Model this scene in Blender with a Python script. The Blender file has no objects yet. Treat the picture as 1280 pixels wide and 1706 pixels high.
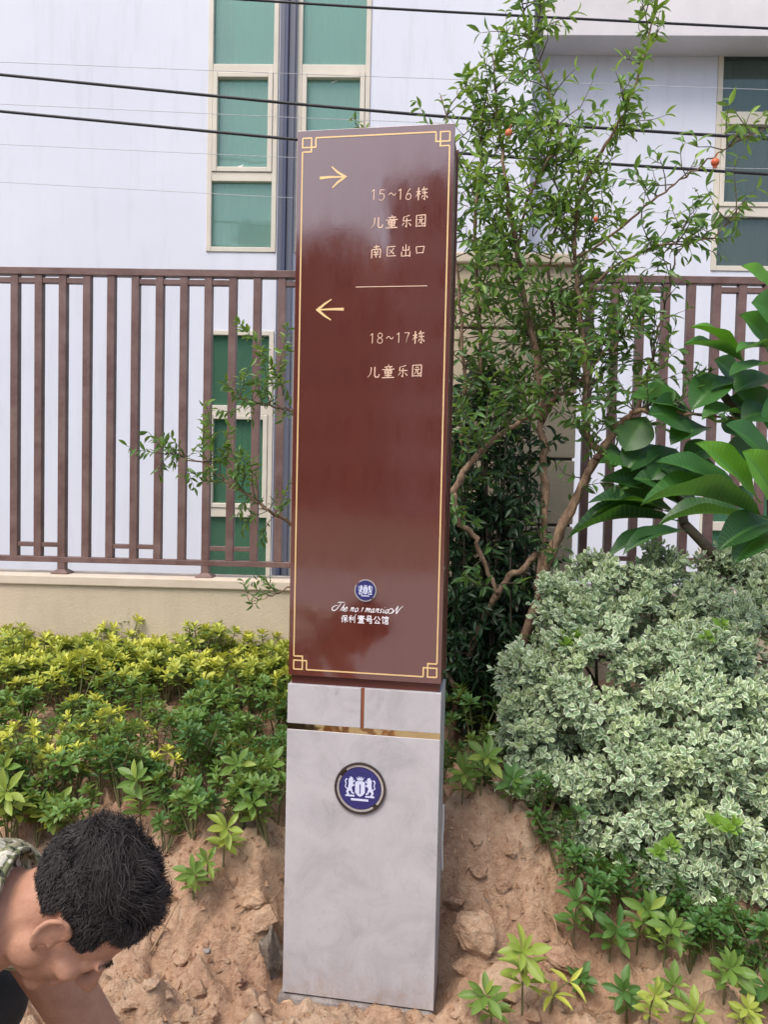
import bpy, bmesh, math, random
import numpy as np
from mathutils import Vector, Matrix, Quaternion

random.seed(7)
rng = np.random.default_rng(7)
R = math.radians
scene = bpy.context.scene
COL = scene.collection

# ------------------------------------------------------------------ camera
CAM = np.array([0.0, 0.0, 1.55])
FPX = 1280.0                       # focal length in photo pixels (photo 1280 x 1706)
cam_rot = (Matrix.Rotation(R(1.73), 3, 'Z') @ Matrix.Rotation(R(90 - 2.2), 3, 'X') @ Matrix.Rotation(R(1.25), 3, 'Z'))
cd = bpy.data.cameras.new('camera')
cam = bpy.data.objects.new('camera', cd)
COL.objects.link(cam)
cd.sensor_fit = 'HORIZONTAL'
cd.sensor_width = 36.0
cd.lens = 36.0
cd.clip_start = 0.05
cd.clip_end = 2000
cam.matrix_world = Matrix.Translation(Vector(CAM)) @ cam_rot.to_4x4()
scene.camera = cam

# ------------------------------------------------------------------ light
SUN_EL, SUN_AZ = R(58), R(215)     # azimuth clockwise from +Y: behind the camera, to the left
world = bpy.data.worlds.new('World')
scene.world = world
world.use_nodes = True
wn = world.node_tree.nodes
wl = world.node_tree.links
wn.clear()
sky = wn.new('ShaderNodeTexSky')
sky.sky_type = 'NISHITA'
sky.sun_disc = False
sky.sun_elevation = SUN_EL
sky.sun_rotation = SUN_AZ
sky.air_density = 1.0
sky.dust_density = 4.0
sky.ozone_density = 1.0
bg = wn.new('ShaderNodeBackground')
bg.inputs['Strength'].default_value = 0.15
wo = wn.new('ShaderNodeOutputWorld')
wl.new(sky.outputs[0], bg.inputs[0])
wl.new(bg.outputs[0], wo.inputs[0])
sd = bpy.data.lights.new('sun', 'SUN')
sd.energy = 1.5
sd.angle = R(28)
sd.color = (1.0, 0.955, 0.90)
sun = bpy.data.objects.new('sun', sd)
COL.objects.link(sun)
sdir = Vector((math.sin(SUN_AZ) * math.cos(SUN_EL), math.cos(SUN_AZ) * math.cos(SUN_EL), math.sin(SUN_EL)))
sun.rotation_euler = sdir.to_track_quat('Z', 'Y').to_euler()
sun.location = sdir * 30
vs = scene.view_settings
vs.view_transform = 'Standard'
vs.look = 'None'
vs.exposure = 0.6
vs.gamma = 1.0
scene.render.film_transparent = False
scene.cycles.max_bounces = 8
scene.cycles.transparent_max_bounces = 12

# ------------------------------------------------------------------ helpers: pixels of the photo to places
CR = np.array(cam_rot)


def ray(px, py):
    d = CR @ np.array([(px - 640.0) / FPX, -(py - 853.0) / FPX, -1.0])
    return d / np.linalg.norm(d)


def W(px, py, Y):
    d = ray(px, py)
    return CAM + d * (Y / d[1])


def V3(a):
    return Vector((float(a[0]), float(a[1]), float(a[2])))


def lin(c):
    c = [x / 255.0 for x in c]
    return tuple((x / 12.92 if x <= 0.04045 else ((x + 0.055) / 1.055) ** 2.4) for x in c)


def sstep(a, b, x):
    t = np.clip((np.asarray(x, float) - a) / (b - a), 0, 1)   # a > b runs downwards
    return t * t * (3 - 2 * t)


_lat = rng.random((256, 256))


def vnoise(x, y):
    xi = np.floor(x).astype(int)
    yi = np.floor(y).astype(int)
    fx = x - xi
    fy = y - yi
    fx = fx * fx * (3 - 2 * fx)
    fy = fy * fy * (3 - 2 * fy)
    a = _lat[xi % 256, yi % 256]
    b = _lat[(xi + 1) % 256, yi % 256]
    c = _lat[xi % 256, (yi + 1) % 256]
    d = _lat[(xi + 1) % 256, (yi + 1) % 256]
    return (a * (1 - fx) + b * fx) * (1 - fy) + (c * (1 - fx) + d * fx) * fy


def fbm(x, y, o=4, s=1.0):
    v = 0
    a = 0.5
    for k in range(o):
        v = v + a * (vnoise(x * s + 17.3 * k, y * s + 9.1 * k) - 0.5)
        a *= 0.5
        s *= 2.03
    return v


# ------------------------------------------------------------------ helpers: materials
MATS = {}


class NT:
    def __init__(self, name):
        self.m = bpy.data.materials.new(name)
        self.m.use_nodes = True
        self.t = self.m.node_tree
        self.t.nodes.clear()
        self.out = self.n('ShaderNodeOutputMaterial')
        MATS[name] = self.m

    def n(self, typ, **kw):
        o = self.t.nodes.new(typ)
        for k, v in kw.items():
            if k.startswith('i_'):
                o.inputs[k[2:].replace('_', ' ')].default_value = v
            else:
                setattr(o, k, v)
        return o

    def l(self, a, b):
        self.t.links.new(a, b)

    def noise(self, vec, scale, detail=4, rough=0.55, dist=0.0):
        o = self.n('ShaderNodeTexNoise')
        o.inputs['Scale'].default_value = scale
        o.inputs['Detail'].default_value = detail
        o.inputs['Roughness'].default_value = rough
        o.inputs['Distortion'].default_value = dist
        if vec is not None:
            self.l(vec, o.inputs['Vector'])
        return o.outputs['Fac']

    def ramp(self, fac, stops):
        o = self.n('ShaderNodeValToRGB')
        cr = o.color_ramp
        while len(cr.elements) < len(stops):
            cr.elements.new(0.5)
        for e, (p, c) in zip(cr.elements, stops):
            e.position = p
            e.color = (*c, 1) if len(c) == 3 else c
        self.l(fac, o.inputs['Fac'])
        return o.outputs['Color']

    def mix(self, fac, a, b, mode='MIX'):
        o = self.n('ShaderNodeMix', data_type='RGBA', blend_type=mode)
        for sock, val in ((o.inputs[0], fac), (o.inputs[6], a), (o.inputs[7], b)):
            if isinstance(val, (int, float)):
                sock.default_value = val
            elif isinstance(val, tuple):
                sock.default_value = (*val, 1) if len(val) == 3 else val
            else:
                self.l(val, sock)
        return o.outputs[2]

    def math(self, op, a, b=0.0, clamp=False):
        o = self.n('ShaderNodeMath', operation=op, use_clamp=clamp)
        for sock, val in ((o.inputs[0], a), (o.inputs[1], b)):
            if isinstance(val, (int, float)):
                sock.default_value = val
            else:
                self.l(val, sock)
        return o.outputs[0]

    def coords(self, scale=(1, 1, 1), world_space=False):
        m = self.n('ShaderNodeMapping')
        m.inputs['Scale'].default_value = scale
        if world_space:
            g = self.n('ShaderNodeNewGeometry')
            self.l(g.outputs['Position'], m.inputs['Vector'])
        else:
            t = self.n('ShaderNodeTexCoord')
            self.l(t.outputs['Object'], m.inputs['Vector'])
        return m.outputs[0]

    def bump(self, h, strength, dist=0.01, normal=None):
        b = self.n('ShaderNodeBump')
        b.inputs['Strength'].default_value = strength
        b.inputs['Distance'].default_value = dist
        self.l(h, b.inputs['Height'])
        if normal is not None:
            self.l(normal, b.inputs['Normal'])
        return b.outputs[0]

    def principled(self, col, rough=0.5, metallic=0.0, spec=0.5, normal=None, **kw):
        p = self.n('ShaderNodeBsdfPrincipled')
        for key, val in (('Base Color', col), ('Roughness', rough), ('Metallic', metallic), ('Specular IOR Level', spec)):
            s = p.inputs[key]
            if isinstance(val, (int, float)):
                s.default_value = val
            elif isinstance(val, tuple):
                s.default_value = (*val, 1)
            else:
                self.l(val, s)
        for k, v in kw.items():
            p.inputs[k.replace('_', ' ')].default_value = v
        if normal is not None:
            self.l(normal, p.inputs['Normal'])
        return p

    def surf(self, sh):
        self.l(sh.outputs[0], self.out.inputs['Surface'])
        return self.m


def simple(name, c1, c2=None, scale=6.0, rough=0.5, metallic=0.0, spec=0.5, bump=0.0, bscale=60.0, stretch=(1, 1, 1), ws=True, lo=0.35, hi=0.68, **kw):
    t = NT(name)
    vec = t.coords(stretch, ws)
    if c2 is None:
        c2 = tuple(x * 0.82 for x in c1)
    col = t.ramp(t.noise(vec, scale, 6, 0.62), [(lo, c1), (hi, c2)])
    nrm = None
    if bump:
        nrm = t.bump(t.noise(vec, bscale, 5, 0.6), bump, 0.01)
    return t.surf(t.principled(col, rough, metallic, spec, nrm, **kw))


def leafmat(name, dark, mid, light, young, margin=None, rough=0.42, trans=0.28, spec=0.5, rib=0.35, vein=False):
    t = NT(name)
    at = t.n('ShaderNodeAttribute', attribute_name='tint')
    ay = t.n('ShaderNodeAttribute', attribute_name='young')
    oi = t.n('ShaderNodeObjectInfo')
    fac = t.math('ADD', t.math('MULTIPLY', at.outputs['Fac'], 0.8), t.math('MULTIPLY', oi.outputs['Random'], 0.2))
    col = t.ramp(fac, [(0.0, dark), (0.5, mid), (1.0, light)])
    col = t.mix(ay.outputs['Fac'], col, young)
    uv = t.n('ShaderNodeUVMap', uv_map='UVMap')
    sep = t.n('ShaderNodeSeparateXYZ')
    t.l(uv.outputs[0], sep.inputs[0])
    u = t.math('ABSOLUTE', t.math('SUBTRACT', t.math('MULTIPLY', sep.outputs[0], 2.0), 1.0))
    if margin is not None:
        jit = t.math('MULTIPLY', t.math('SUBTRACT', t.noise(t.coords((1, 1, 1), True), 140, 2), 0.5), 0.5)
        tip = t.math('MULTIPLY', t.math('POWER', t.math('ABSOLUTE', t.math('SUBTRACT', t.math('MULTIPLY', sep.outputs[1], 2.0), 1.0)), 3.0), 0.5)
        mm = t.math('ADD', t.math('ADD', u, tip), jit)
        mask = t.ramp(mm, [(0.5, (0, 0, 0)), (0.72, (1, 1, 1))])
        amt = t.math('MULTIPLY', mask, t.math('ADD', 0.35, t.math('MULTIPLY', at.outputs['Fac'], 0.6)))
        col = t.mix(amt, col, margin)
    ribm = t.ramp(u, [(0.04, (1, 1, 1)), (0.13, (0, 0, 0))])
    col = t.mix(t.math('MULTIPLY', ribm, rib), col, light if margin is None else mid)
    nrm = None
    if vein:
        w = t.math('SINE', t.math('MULTIPLY', t.math('ADD', sep.outputs[1], t.math('MULTIPLY', u, -0.05)), 150.0))
        wv = t.ramp(t.math('ADD', t.math('MULTIPLY', w, 0.5), 0.5), [(0.78, (0, 0, 0)), (1.0, (1, 1, 1))])
        col = t.mix(t.math('MULTIPLY', wv, 0.5), col, light)
        nrm = t.bump(wv, 0.25, 0.004)
    p = t.principled(col, rough, 0.0, spec, nrm)
    tr = t.n('ShaderNodeBsdfTranslucent')
    t.l(t.mix(0.55, col, young), tr.inputs['Color'])
    mx = t.n('ShaderNodeMixShader')
    mx.inputs[0].default_value = trans
    t.l(p.outputs[0], mx.inputs[1])
    t.l(tr.outputs[0], mx.inputs[2])
    return t.surf(mx)


# ------------------------------------------------------------------ helpers: meshes
def smoothed(o):
    o.data.polygons.foreach_set('use_smooth', [True] * len(o.data.polygons))


class Geo:
    """collects quads, tubes, leaves and polygons and links them as ONE mesh object"""

    def __init__(self):
        self.v, self.f, self.uv, self.t, self.y = [], [], [], [], []
        self.n = 0

    def add(self, verts, faces, mi=0, uv=None, tint=0.5, young=0.0, smooth=False):
        verts = np.asarray(verts, float).reshape(-1, 3)
        k = len(verts)
        self.v.append(verts)
        self.uv.append(np.zeros((k, 2)) if uv is None else np.asarray(uv, float))
        self.t.append(np.full(k, tint) if np.isscalar(tint) else np.asarray(tint, float))
        self.y.append(np.full(k, young) if np.isscalar(young) else np.asarray(young, float))
        if isinstance(faces, np.ndarray):
            self.f.append((faces + self.n, mi, smooth))
        else:
            byn = {}
            for fc in faces:
                byn.setdefault(len(fc), []).append(fc)
            for fs in byn.values():
                self.f.append((np.array(fs, int) + self.n, mi, smooth))
        self.n += k
        return self

    def box(self, a, b, mi=0, bev=0.0, **kw):
        x0, y0, z0 = [min(p, q) for p, q in zip(a, b)]
        x1, y1, z1 = [max(p, q) for p, q in zip(a, b)]
        if bev <= 0:
            v = [(x0, y0, z0), (x1, y0, z0), (x1, y1, z0), (x0, y1, z0), (x0, y0, z1), (x1, y0, z1), (x1, y1, z1), (x0, y1, z1)]
            f = [(0, 3, 2, 1), (4, 5, 6, 7), (0, 1, 5, 4), (1, 2, 6, 5), (2, 3, 7, 6), (3, 0, 4, 7)]
            return self.add(v, f, mi, **kw)
        bm = bmesh.new()
        bmesh.ops.create_cube(bm, size=1.0)
        for w in bm.verts:
            w.co = Vector(((x0 + x1) / 2 + w.co.x * (x1 - x0), (y0 + y1) / 2 + w.co.y * (y1 - y0), (z0 + z1) / 2 + w.co.z * (z1 - z0)))
        bmesh.ops.bevel(bm, geom=bm.edges[:], offset=bev, segments=2, affect='EDGES', profile=0.5)
        return self.bm(bm, mi, **kw)

    def bm(self, bm, mi=0, free=True, **kw):
        bm.verts.ensure_lookup_table()
        bm.verts.index_update()
        v = [tuple(w.co) for w in bm.verts]
        f = [tuple(w.index for w in fc.verts) for fc in bm.faces]
        self.add(v, f, mi, **kw)
        if free:
            bm.free()
        return self

    def tube(self, pts, rad, seg=6, mi=0, caps=True, **kw):
        pts = np.asarray(pts, float)
        m = len(pts)
        rad = np.full(m, rad) if np.isscalar(rad) else np.asarray(rad, float)
        T = np.gradient(pts, axis=0)
        T /= np.linalg.norm(T, axis=1)[:, None] + 1e-9
        up = np.array([0.31, 0.17, 0.93])
        if abs(T[0] @ up) > 0.9:
            up = np.array([0.95, 0.1, 0.2])
        N = np.cross(T[0], up)
        N /= np.linalg.norm(N)
        vs_ = []
        ang = np.arange(seg) * 2 * math.pi / seg
        for i in range(m):
            N = N - T[i] * (N @ T[i])
            N /= np.linalg.norm(N) + 1e-9
            B = np.cross(T[i], N)
            vs_.append(pts[i] + rad[i] * (np.cos(ang)[:, None] * N + np.sin(ang)[:, None] * B))
        vs_ = np.concatenate(vs_)
        f = []
        for i in range(m - 1):
            for j in range(seg):
                a = i * seg + j
                b = i * seg + (j + 1) % seg
                f.append((a, b, b + seg, a + seg))
        if caps:
            f.append(tuple(range(seg))[::-1])
            f.append(tuple((m - 1) * seg + j for j in range(seg)))
        kw.setdefault('smooth', True)
        return self.add(vs_, f, mi, **kw)

    def leaves(self, tpl, P, D, N, S, tint, young, mi=0):
        """tpl = (verts, faces, uv); leaf runs along D from P with its face towards N"""
        P, D, N = [np.asarray(a, float).reshape(-1, 3) for a in (P, D, N)]
        if len(P) == 0:
            return self
        S = np.asarray(S, float).reshape(-1)
        D = D / (np.linalg.norm(D, axis=1)[:, None] + 1e-9)
        X = np.cross(D, N)
        X /= np.linalg.norm(X, axis=1)[:, None] + 1e-9
        Z = np.cross(X, D)
        tv, tf, tu = tpl
        k = len(tv)
        vv = P[:, None, :] + S[:, None, None] * (tv[None, :, 0:1] * X[:, None] + tv[None, :, 1:2] * D[:, None] + tv[None, :, 2:3] * Z[:, None])
        ff = tf[None] + (np.arange(len(P)) * k)[:, None, None]
        return self.add(vv.reshape(-1, 3), ff.reshape(-1, tf.shape[1]), mi, uv=np.tile(tu, (len(P), 1)), tint=np.repeat(tint, k), young=np.repeat(young, k), smooth=True)

    def build(self, name, mats, parent=None, origin=(0, 0, 0), kind=None):
        if isinstance(mats, str):
            mats = [mats]
        me = bpy.data.meshes.new(name)
        v = np.concatenate(self.v) - np.asarray(origin, float)
        me.vertices.add(len(v))
        me.vertices.foreach_set('co', v.ravel())
        loops, starts, mi, sm = [], [], [], []
        c = 0
        for f, m, s in self.f:
            k = f.shape[1]
            loops.append(f.ravel())
            starts.append(c + np.arange(len(f)) * k)
            c += f.size
            mi.append(np.full(len(f), m))
            sm.append(np.full(len(f), s))
        loops = np.concatenate(loops)
        starts = np.concatenate(starts)
        me.loops.add(len(loops))
        me.loops.foreach_set('vertex_index', loops.astype(np.int32))
        me.polygons.add(len(starts))
        me.polygons.foreach_set('loop_start', starts.astype(np.int32))
        me.polygons.foreach_set('material_index', np.concatenate(mi).astype(np.int32))
        me.polygons.foreach_set('use_smooth', np.concatenate(sm))
        uv = np.concatenate(self.uv)
        me.uv_layers.new(name='UVMap').data.foreach_set('uv', uv[loops].astype(np.float32).ravel())
        for nm, arr in (('tint', self.t), ('young', self.y)):
            a = me.attributes.new(nm, 'FLOAT', 'POINT')
            a.data.foreach_set('value', np.concatenate(arr).astype(np.float32))
        me.update(calc_edges=True)
        for m in mats:
            me.materials.append(MATS[m])
        o = bpy.data.objects.new(name, me)
        COL.objects.link(o)
        if parent is not None:
            o.parent = parent
        else:
            o.location = V3(origin)
        if kind:
            o['kind'] = kind
        return o


def tag(o, label=None, cat=None, group=None, kind=None):
    for k, v in (('label', label), ('category', cat), ('group', group), ('kind', kind)):
        if v:
            o[k] = v
    return o


def thing(name, loc, label, cat, rz=0.0, group=None):
    o = bpy.data.objects.new(name, None)
    o.empty_display_size = 0.1
    COL.objects.link(o)
    o.location = V3(loc)
    o.rotation_euler = (0, 0, rz)
    return tag(o, label, cat, group)


def inst(name, mesh, parent=None, M=None, loc=None):
    o = bpy.data.objects.new(name, mesh)
    COL.objects.link(o)
    if parent is not None:
        o.parent = parent
    if M is not None:
        o.matrix_basis = M
    if loc is not None:
        o.location = V3(loc)
    return o


def leaf_tpl(width, nl, nw=2, fold=0.25, curl=0.15, blunt=1.0, petiole=0.06):
    """unit-length leaf along +Y facing +Z; width relative to length"""
    vs_, us = [], []
    ts = np.linspace(0, 1, nl + 1)
    for t in ts:
        s = (t - petiole) / (1 - petiole)
        w = 0.03 if s <= 0 else max(0.03, (math.sin(math.pi * min(1.0, s) ** blunt)) ** 0.8)
        if t >= 0.999:
            w = 0.04
        for j in range(nw + 1):
            u = -1 + 2 * j / nw
            x = u * w * width / 2
            vs_.append((x, t, abs(x) * fold * 2 - curl * t * t + 0.02 * math.sin(t * 9) * u * width))
            us.append(((u * 1.0 + 1) / 2, t))
    f = []
    for i in range(nl):
        for j in range(nw):
            a = i * (nw + 1) + j
            f.append((a, a + 1, a + nw + 2, a + nw + 1))
    return np.array(vs_), np.array(f, int), np.array(us)


def rand_unit(n):
    a = rng.normal(size=(n, 3))
    return a / np.linalg.norm(a, axis=1)[:, None]


def unit(a):
    a = np.asarray(a, float)
    return a / (np.linalg.norm(a) + 1e-9)

# ------------------------------------------------------------------ materials
t = NT('building_paint')
vec = t.coords((1, 1, 1), True)
vst = t.coords((3.2, 3.2, 0.35), True)
c = t.ramp(t.noise(vec, 0.9, 5, 0.6), [(0.3, (0.72, 0.745, 0.83)), (0.7, (0.67, 0.695, 0.785))])
st = t.ramp(t.noise(vst, 2.6, 7, 0.7), [(0.52, (0, 0, 0)), (0.78, (1, 1, 1))])
c = t.mix(t.math('MULTIPLY', st, 0.30), c, (0.45, 0.45, 0.48))
t.surf(t.principled(c, 0.75, 0, 0.3, t.bump(t.noise(vec, 90, 5), 0.12, 0.004)))
simple('beam_paint', (0.72, 0.70, 0.72), (0.60, 0.58, 0.60), 1.4, 0.7, bump=0.1, bscale=80)
simple('room_paint', (0.62, 0.64, 0.62), (0.55, 0.57, 0.55), 2, 0.8)
simple('dark_room', (0.10, 0.105, 0.11), (0.06, 0.06, 0.065), 2, 0.8)
simple('frame_cream', (0.70, 0.65, 0.55), (0.60, 0.55, 0.46), 3, 0.4, bump=0.03)
simple('downpipe_navy', (0.055, 0.068, 0.13), (0.075, 0.085, 0.14), 2, 0.35, spec=0.5, stretch=(1, 1, 0.3))
simple('downpipe_grey', (0.10, 0.11, 0.155), (0.13, 0.14, 0.18), 2, 0.4, stretch=(1, 1, 0.3))
simple('curtain_dark', (0.07, 0.09, 0.09), (0.13, 0.15, 0.15), 9, 0.9)
simple('blind_white', (0.72, 0.76, 0.74), (0.62, 0.66, 0.64), 3, 0.85)
simple('red_plastic', (0.45, 0.035, 0.02), (0.34, 0.03, 0.02), 5, 0.4)
simple('fence_metal', (0.120, 0.064, 0.056), (0.195, 0.125, 0.112), 9, 0.48, spec=0.45, bump=0.12, bscale=150)
t = NT('stucco_beige')
vec = t.coords((1, 1, 1), True)
c = t.ramp(t.noise(vec, 2.2, 6, 0.65), [(0.3, (0.60, 0.51, 0.385)), (0.7, (0.53, 0.445, 0.33))])
vst = t.coords((4, 4, 0.6), True)
c = t.mix(t.math('MULTIPLY', t.ramp(t.noise(vst, 2.5, 6, 0.7), [(0.5, (0, 0, 0)), (0.8, (1, 1, 1))]), 0.35), c, (0.36, 0.30, 0.22))
t.surf(t.principled(c, 0.85, 0, 0.25, t.bump(t.noise(vec, 80, 6, 0.75), 0.45, 0.010)))
simple('coping_paint', (0.66, 0.57, 0.46), (0.55, 0.46, 0.36), 3, 0.7, bump=0.15, bscale=60)
simple('joint_dark', (0.10, 0.085, 0.065), (0.06, 0.05, 0.04), 8, 0.9)
simple('cable_black', (0.012, 0.012, 0.016), (0.02, 0.02, 0.024), 8, 0.5)
simple('thin_wire', (0.55, 0.55, 0.58), (0.45, 0.45, 0.48), 8, 0.4)
simple('plaque_blue', (0.02, 0.05, 0.32), (0.02, 0.045, 0.28), 6, 0.35)
simple('plaque_white', (0.75, 0.76, 0.78), (0.7, 0.7, 0.72), 6, 0.4)


def glassmat(name, tint, refl=1.5, film=0.16):
    t = NT(name)
    tr = t.n('ShaderNodeBsdfTransparent')
    tr.inputs[0].default_value = (*tint, 1)
    gl = t.n('ShaderNodeBsdfGlossy')
    gl.inputs['Roughness'].default_value = 0.03
    gl.inputs['Color'].default_value = (0.8, 0.95, 0.9, 1)
    vec = t.coords((1, 1, 1), True)
    t.l(t.bump(t.noise(vec, 2.2, 2), 0.12, 0.02), gl.inputs['Normal'])
    df = t.n('ShaderNodeBsdfDiffuse')
    df.inputs[0].default_value = (tint[0] * 0.8, tint[1] * 0.8, tint[2] * 0.8, 1)
    fr = t.n('ShaderNodeFresnel')
    fr.inputs[0].default_value = refl
    m0 = t.n('ShaderNodeMixShader')
    m0.inputs[0].default_value = film
    t.l(tr.outputs[0], m0.inputs[1])
    t.l(df.outputs[0], m0.inputs[2])
    mx = t.n('ShaderNodeMixShader')
    t.l(fr.outputs[0], mx.inputs[0])
    t.l(m0.outputs[0], mx.inputs[1])
    t.l(gl.outputs[0], mx.inputs[2])
    return t.surf(mx)


glassmat('glass_green', (0.34, 0.74, 0.50), 1.5, 0.20)
glassmat('glass_pale', (0.62, 0.95, 0.85), 1.6, 0.28)
glassmat('glass_grey', (0.50, 0.62, 0.58), 1.6)

# sign materials
t = NT('sign_brown')
vec = t.coords((1, 1, 1), False)
c = t.ramp(t.noise(vec, 3, 4), [(0.3, (0.125, 0.031, 0.022)), (0.7, (0.110, 0.028, 0.020))])
nb = t.bump(t.noise(t.coords((2.0, 2.0, 0.9), False), 2.2, 2, 0.4), 0.10, 0.02)
nb = t.bump(t.noise(vec, 60, 3), 0.012, 0.003, nb)
sm = t.ramp(t.noise(t.coords((5, 5, 1.3), False), 5, 6, 0.7), [(0.35, (0.05, 0.05, 0.05)), (0.75, (0.14, 0.14, 0.14))])
p = t.principled(c, sm, 0.0, 0.5, nb)
p.inputs['IOR'].default_value = 2.35
t.surf(p)
simple('sign_brown_side', (0.115, 0.030, 0.021), (0.095, 0.026, 0.018), 5, 0.32, ws=False)
t = NT('stone_grey')
vec = t.coords((1, 1, 1), False)
n1 = t.noise(vec, 7, 8, 0.68, 0.8)
c = t.ramp(n1, [(0.28, (0.36, 0.348, 0.362)), (0.5, (0.455, 0.44, 0.458)), (0.72, (0.515, 0.50, 0.517))])
n2 = t.ramp(t.noise(t.coords((1.6, 1, 1.0), False), 16, 8, 0.75, 1.6), [(0.56, (0, 0, 0)), (0.74, (1, 1, 1))])
c = t.mix(t.math('MULTIPLY', n2, 0.45), c, (0.225, 0.22, 0.228))
n3 = t.ramp(t.noise(t.coords((0.6, 1, 3.0), False), 28, 7, 0.8, 2.0), [(0.60, (0, 0, 0)), (0.70, (1, 1, 1))])
c = t.mix(t.math('MULTIPLY', n3, 0.30), c, (0.56, 0.55, 0.555))
n4 = t.ramp(t.noise(t.coords((1, 1, 1), False), 230, 4, 0.8), [(0.58, (0, 0, 0)), (0.70, (1, 1, 1))])
c = t.mix(t.math('MULTIPLY', n4, 0.22), c, (0.20, 0.195, 0.20))
sp = t.n('ShaderNodeSeparateXYZ')
t.l(t.coords((1, 1, 1), False), sp.inputs[0])
low = t.math('MULTIPLY', t.math('SUBTRACT', 0.16, sp.outputs[2]), 5.0, True)
mud = t.ramp(t.noise(t.coords((1, 1, 0.7), False), 24, 6, 0.75), [(0.45, (0, 0, 0)), (0.68, (1, 1, 1))])
c = t.mix(t.math('MULTIPLY', t.math('MULTIPLY', mud, low), 0.75), c, (0.36, 0.24, 0.16))
t.surf(t.principled(c, 0.5, 0, 0.4, t.bump(n1, 0.06, 0.004)))
simple('gold_paint', (0.86, 0.62, 0.30), (0.78, 0.55, 0.26), 12, 0.38, metallic=0.2)
simple('gold_text', (0.82, 0.57, 0.42), (0.75, 0.52, 0.38), 12, 0.4, metallic=0.15)
t = NT('gold_mirror')
vec = t.coords((1, 1, 1), False)
t.surf(t.principled((0.92, 0.68, 0.34), 0.08, 1.0, 0.5, t.bump(t.noise(vec, 9, 2), 0.25, 0.02)))
simple('copper_strip', (0.36, 0.135, 0.07), (0.30, 0.11, 0.06), 8, 0.3, metallic=0.5, ws=False)
simple('white_paint', (0.80, 0.79, 0.82), (0.74, 0.73, 0.76), 10, 0.45)
simple('emblem_blue', (0.035, 0.035, 0.16), (0.03, 0.03, 0.135), 10, 0.3, ws=False)
simple('emblem_silver', (0.72, 0.71, 0.73), (0.6, 0.6, 0.62), 10, 0.25, metallic=0.6, ws=False)
simple('emblem_bronze', (0.075, 0.065, 0.06), (0.10, 0.085, 0.075), 10, 0.3, metallic=0.6, ws=False)
simple('emblem_pale', (0.62, 0.66, 0.84), (0.56, 0.60, 0.78), 10, 0.4, ws=False)

# earth materials
t = NT('soil')
vec = t.coords((1, 1, 1), True)
n1 = t.noise(vec, 3.2, 8, 0.66)
n2 = t.noise(vec, 38, 7, 0.7)
n3 = t.noise(vec, 150, 4, 0.7)
c = t.ramp(n1, [(0.36, (0.33, 0.17, 0.105)), (0.5, (0.53, 0.335, 0.215)), (0.62, (0.70, 0.53, 0.375))])
c = t.mix(0.55, c, t.ramp(n2, [(0.3, (0.30, 0.165, 0.108)), (0.52, (0.54, 0.36, 0.24)), (0.75, (0.70, 0.54, 0.39))]))
c = t.mix(t.ramp(n3, [(0.66, (0, 0, 0)), (0.74, (0.6, 0.6, 0.6))]), c, (0.52, 0.40, 0.29))
c = t.mix(t.ramp(t.noise(vec, 85, 5, 0.7), [(0.28, (0.45, 0.45, 0.45)), (0.38, (0, 0, 0))]), c, (0.09, 0.05, 0.032))
hb = t.math('ADD', t.math('MULTIPLY', n2, 1.0), t.math('MULTIPLY', n3, 0.35))
t.surf(t.principled(c, 0.95, 0, 0.15, t.bump(hb, 0.75, 0.04)))
simple('clod', (0.53, 0.36, 0.225), (0.30, 0.16, 0.10), 22, 0.95, spec=0.15, bump=0.9, bscale=90)
simple('rock_grey', (0.23, 0.19, 0.155), (0.13, 0.105, 0.085), 14, 0.9, spec=0.2, bump=0.8, bscale=60)
simple('mortar', (0.33, 0.30, 0.285), (0.16, 0.135, 0.125), 16, 0.9, spec=0.2, bump=0.9, bscale=70)
simple('paving', (0.30, 0.28, 0.26), (0.22, 0.20, 0.19), 4, 0.85, bump=0.2)
simple('ground_far', (0.12, 0.10, 0.07), (0.09, 0.10, 0.05), 0.6, 0.95)
simple('dry_leaf', (0.30, 0.18, 0.10), (0.19, 0.10, 0.055), 30, 0.8)
simple('dry_stem', (0.34, 0.235, 0.14), (0.22, 0.14, 0.08), 20, 0.8)
simple('bark', (0.36, 0.25, 0.165), (0.15, 0.095, 0.065), 34, 0.85, spec=0.2, bump=1.0, bscale=110, stretch=(1, 1, 0.45), lo=0.36, hi=0.62)
simple('bark_grey', (0.14, 0.115, 0.085), (0.08, 0.065, 0.05), 26, 0.85, spec=0.2, bump=0.5, bscale=90)
simple('stem_green', (0.13, 0.16, 0.06), (0.16, 0.12, 0.06), 20, 0.7)
simple('fruit_red', (0.62, 0.12, 0.05), (0.70, 0.24, 0.10), 14, 0.35)
simple('white_cable', (0.65, 0.65, 0.62), (0.6, 0.6, 0.57), 14, 0.4)
leafmat('leaf_azalea', (0.032, 0.095, 0.026), (0.062, 0.165, 0.038), (0.125, 0.265, 0.050), (0.66, 0.66, 0.10), rough=0.5)
leafmat('leaf_pom', (0.030, 0.075, 0.032), (0.075, 0.175, 0.050), (0.17, 0.34, 0.055), (0.36, 0.52, 0.06), rough=0.34, trans=0.38)
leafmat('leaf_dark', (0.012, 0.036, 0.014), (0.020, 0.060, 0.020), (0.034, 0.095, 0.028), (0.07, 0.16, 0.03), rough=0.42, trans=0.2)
leafmat('leaf_var', (0.085, 0.17, 0.085), (0.22, 0.36, 0.19), (0.44, 0.58, 0.34), (0.54, 0.66, 0.22), margin=(0.85, 0.90, 0.70), rough=0.5, trans=0.22, rib=0.2)
leafmat('leaf_plumeria', (0.018, 0.060, 0.022), (0.038, 0.125, 0.030), (0.080, 0.23, 0.042), (0.17, 0.42, 0.02), rough=0.38, trans=0.30, vein=True, rib=0.6)

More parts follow.
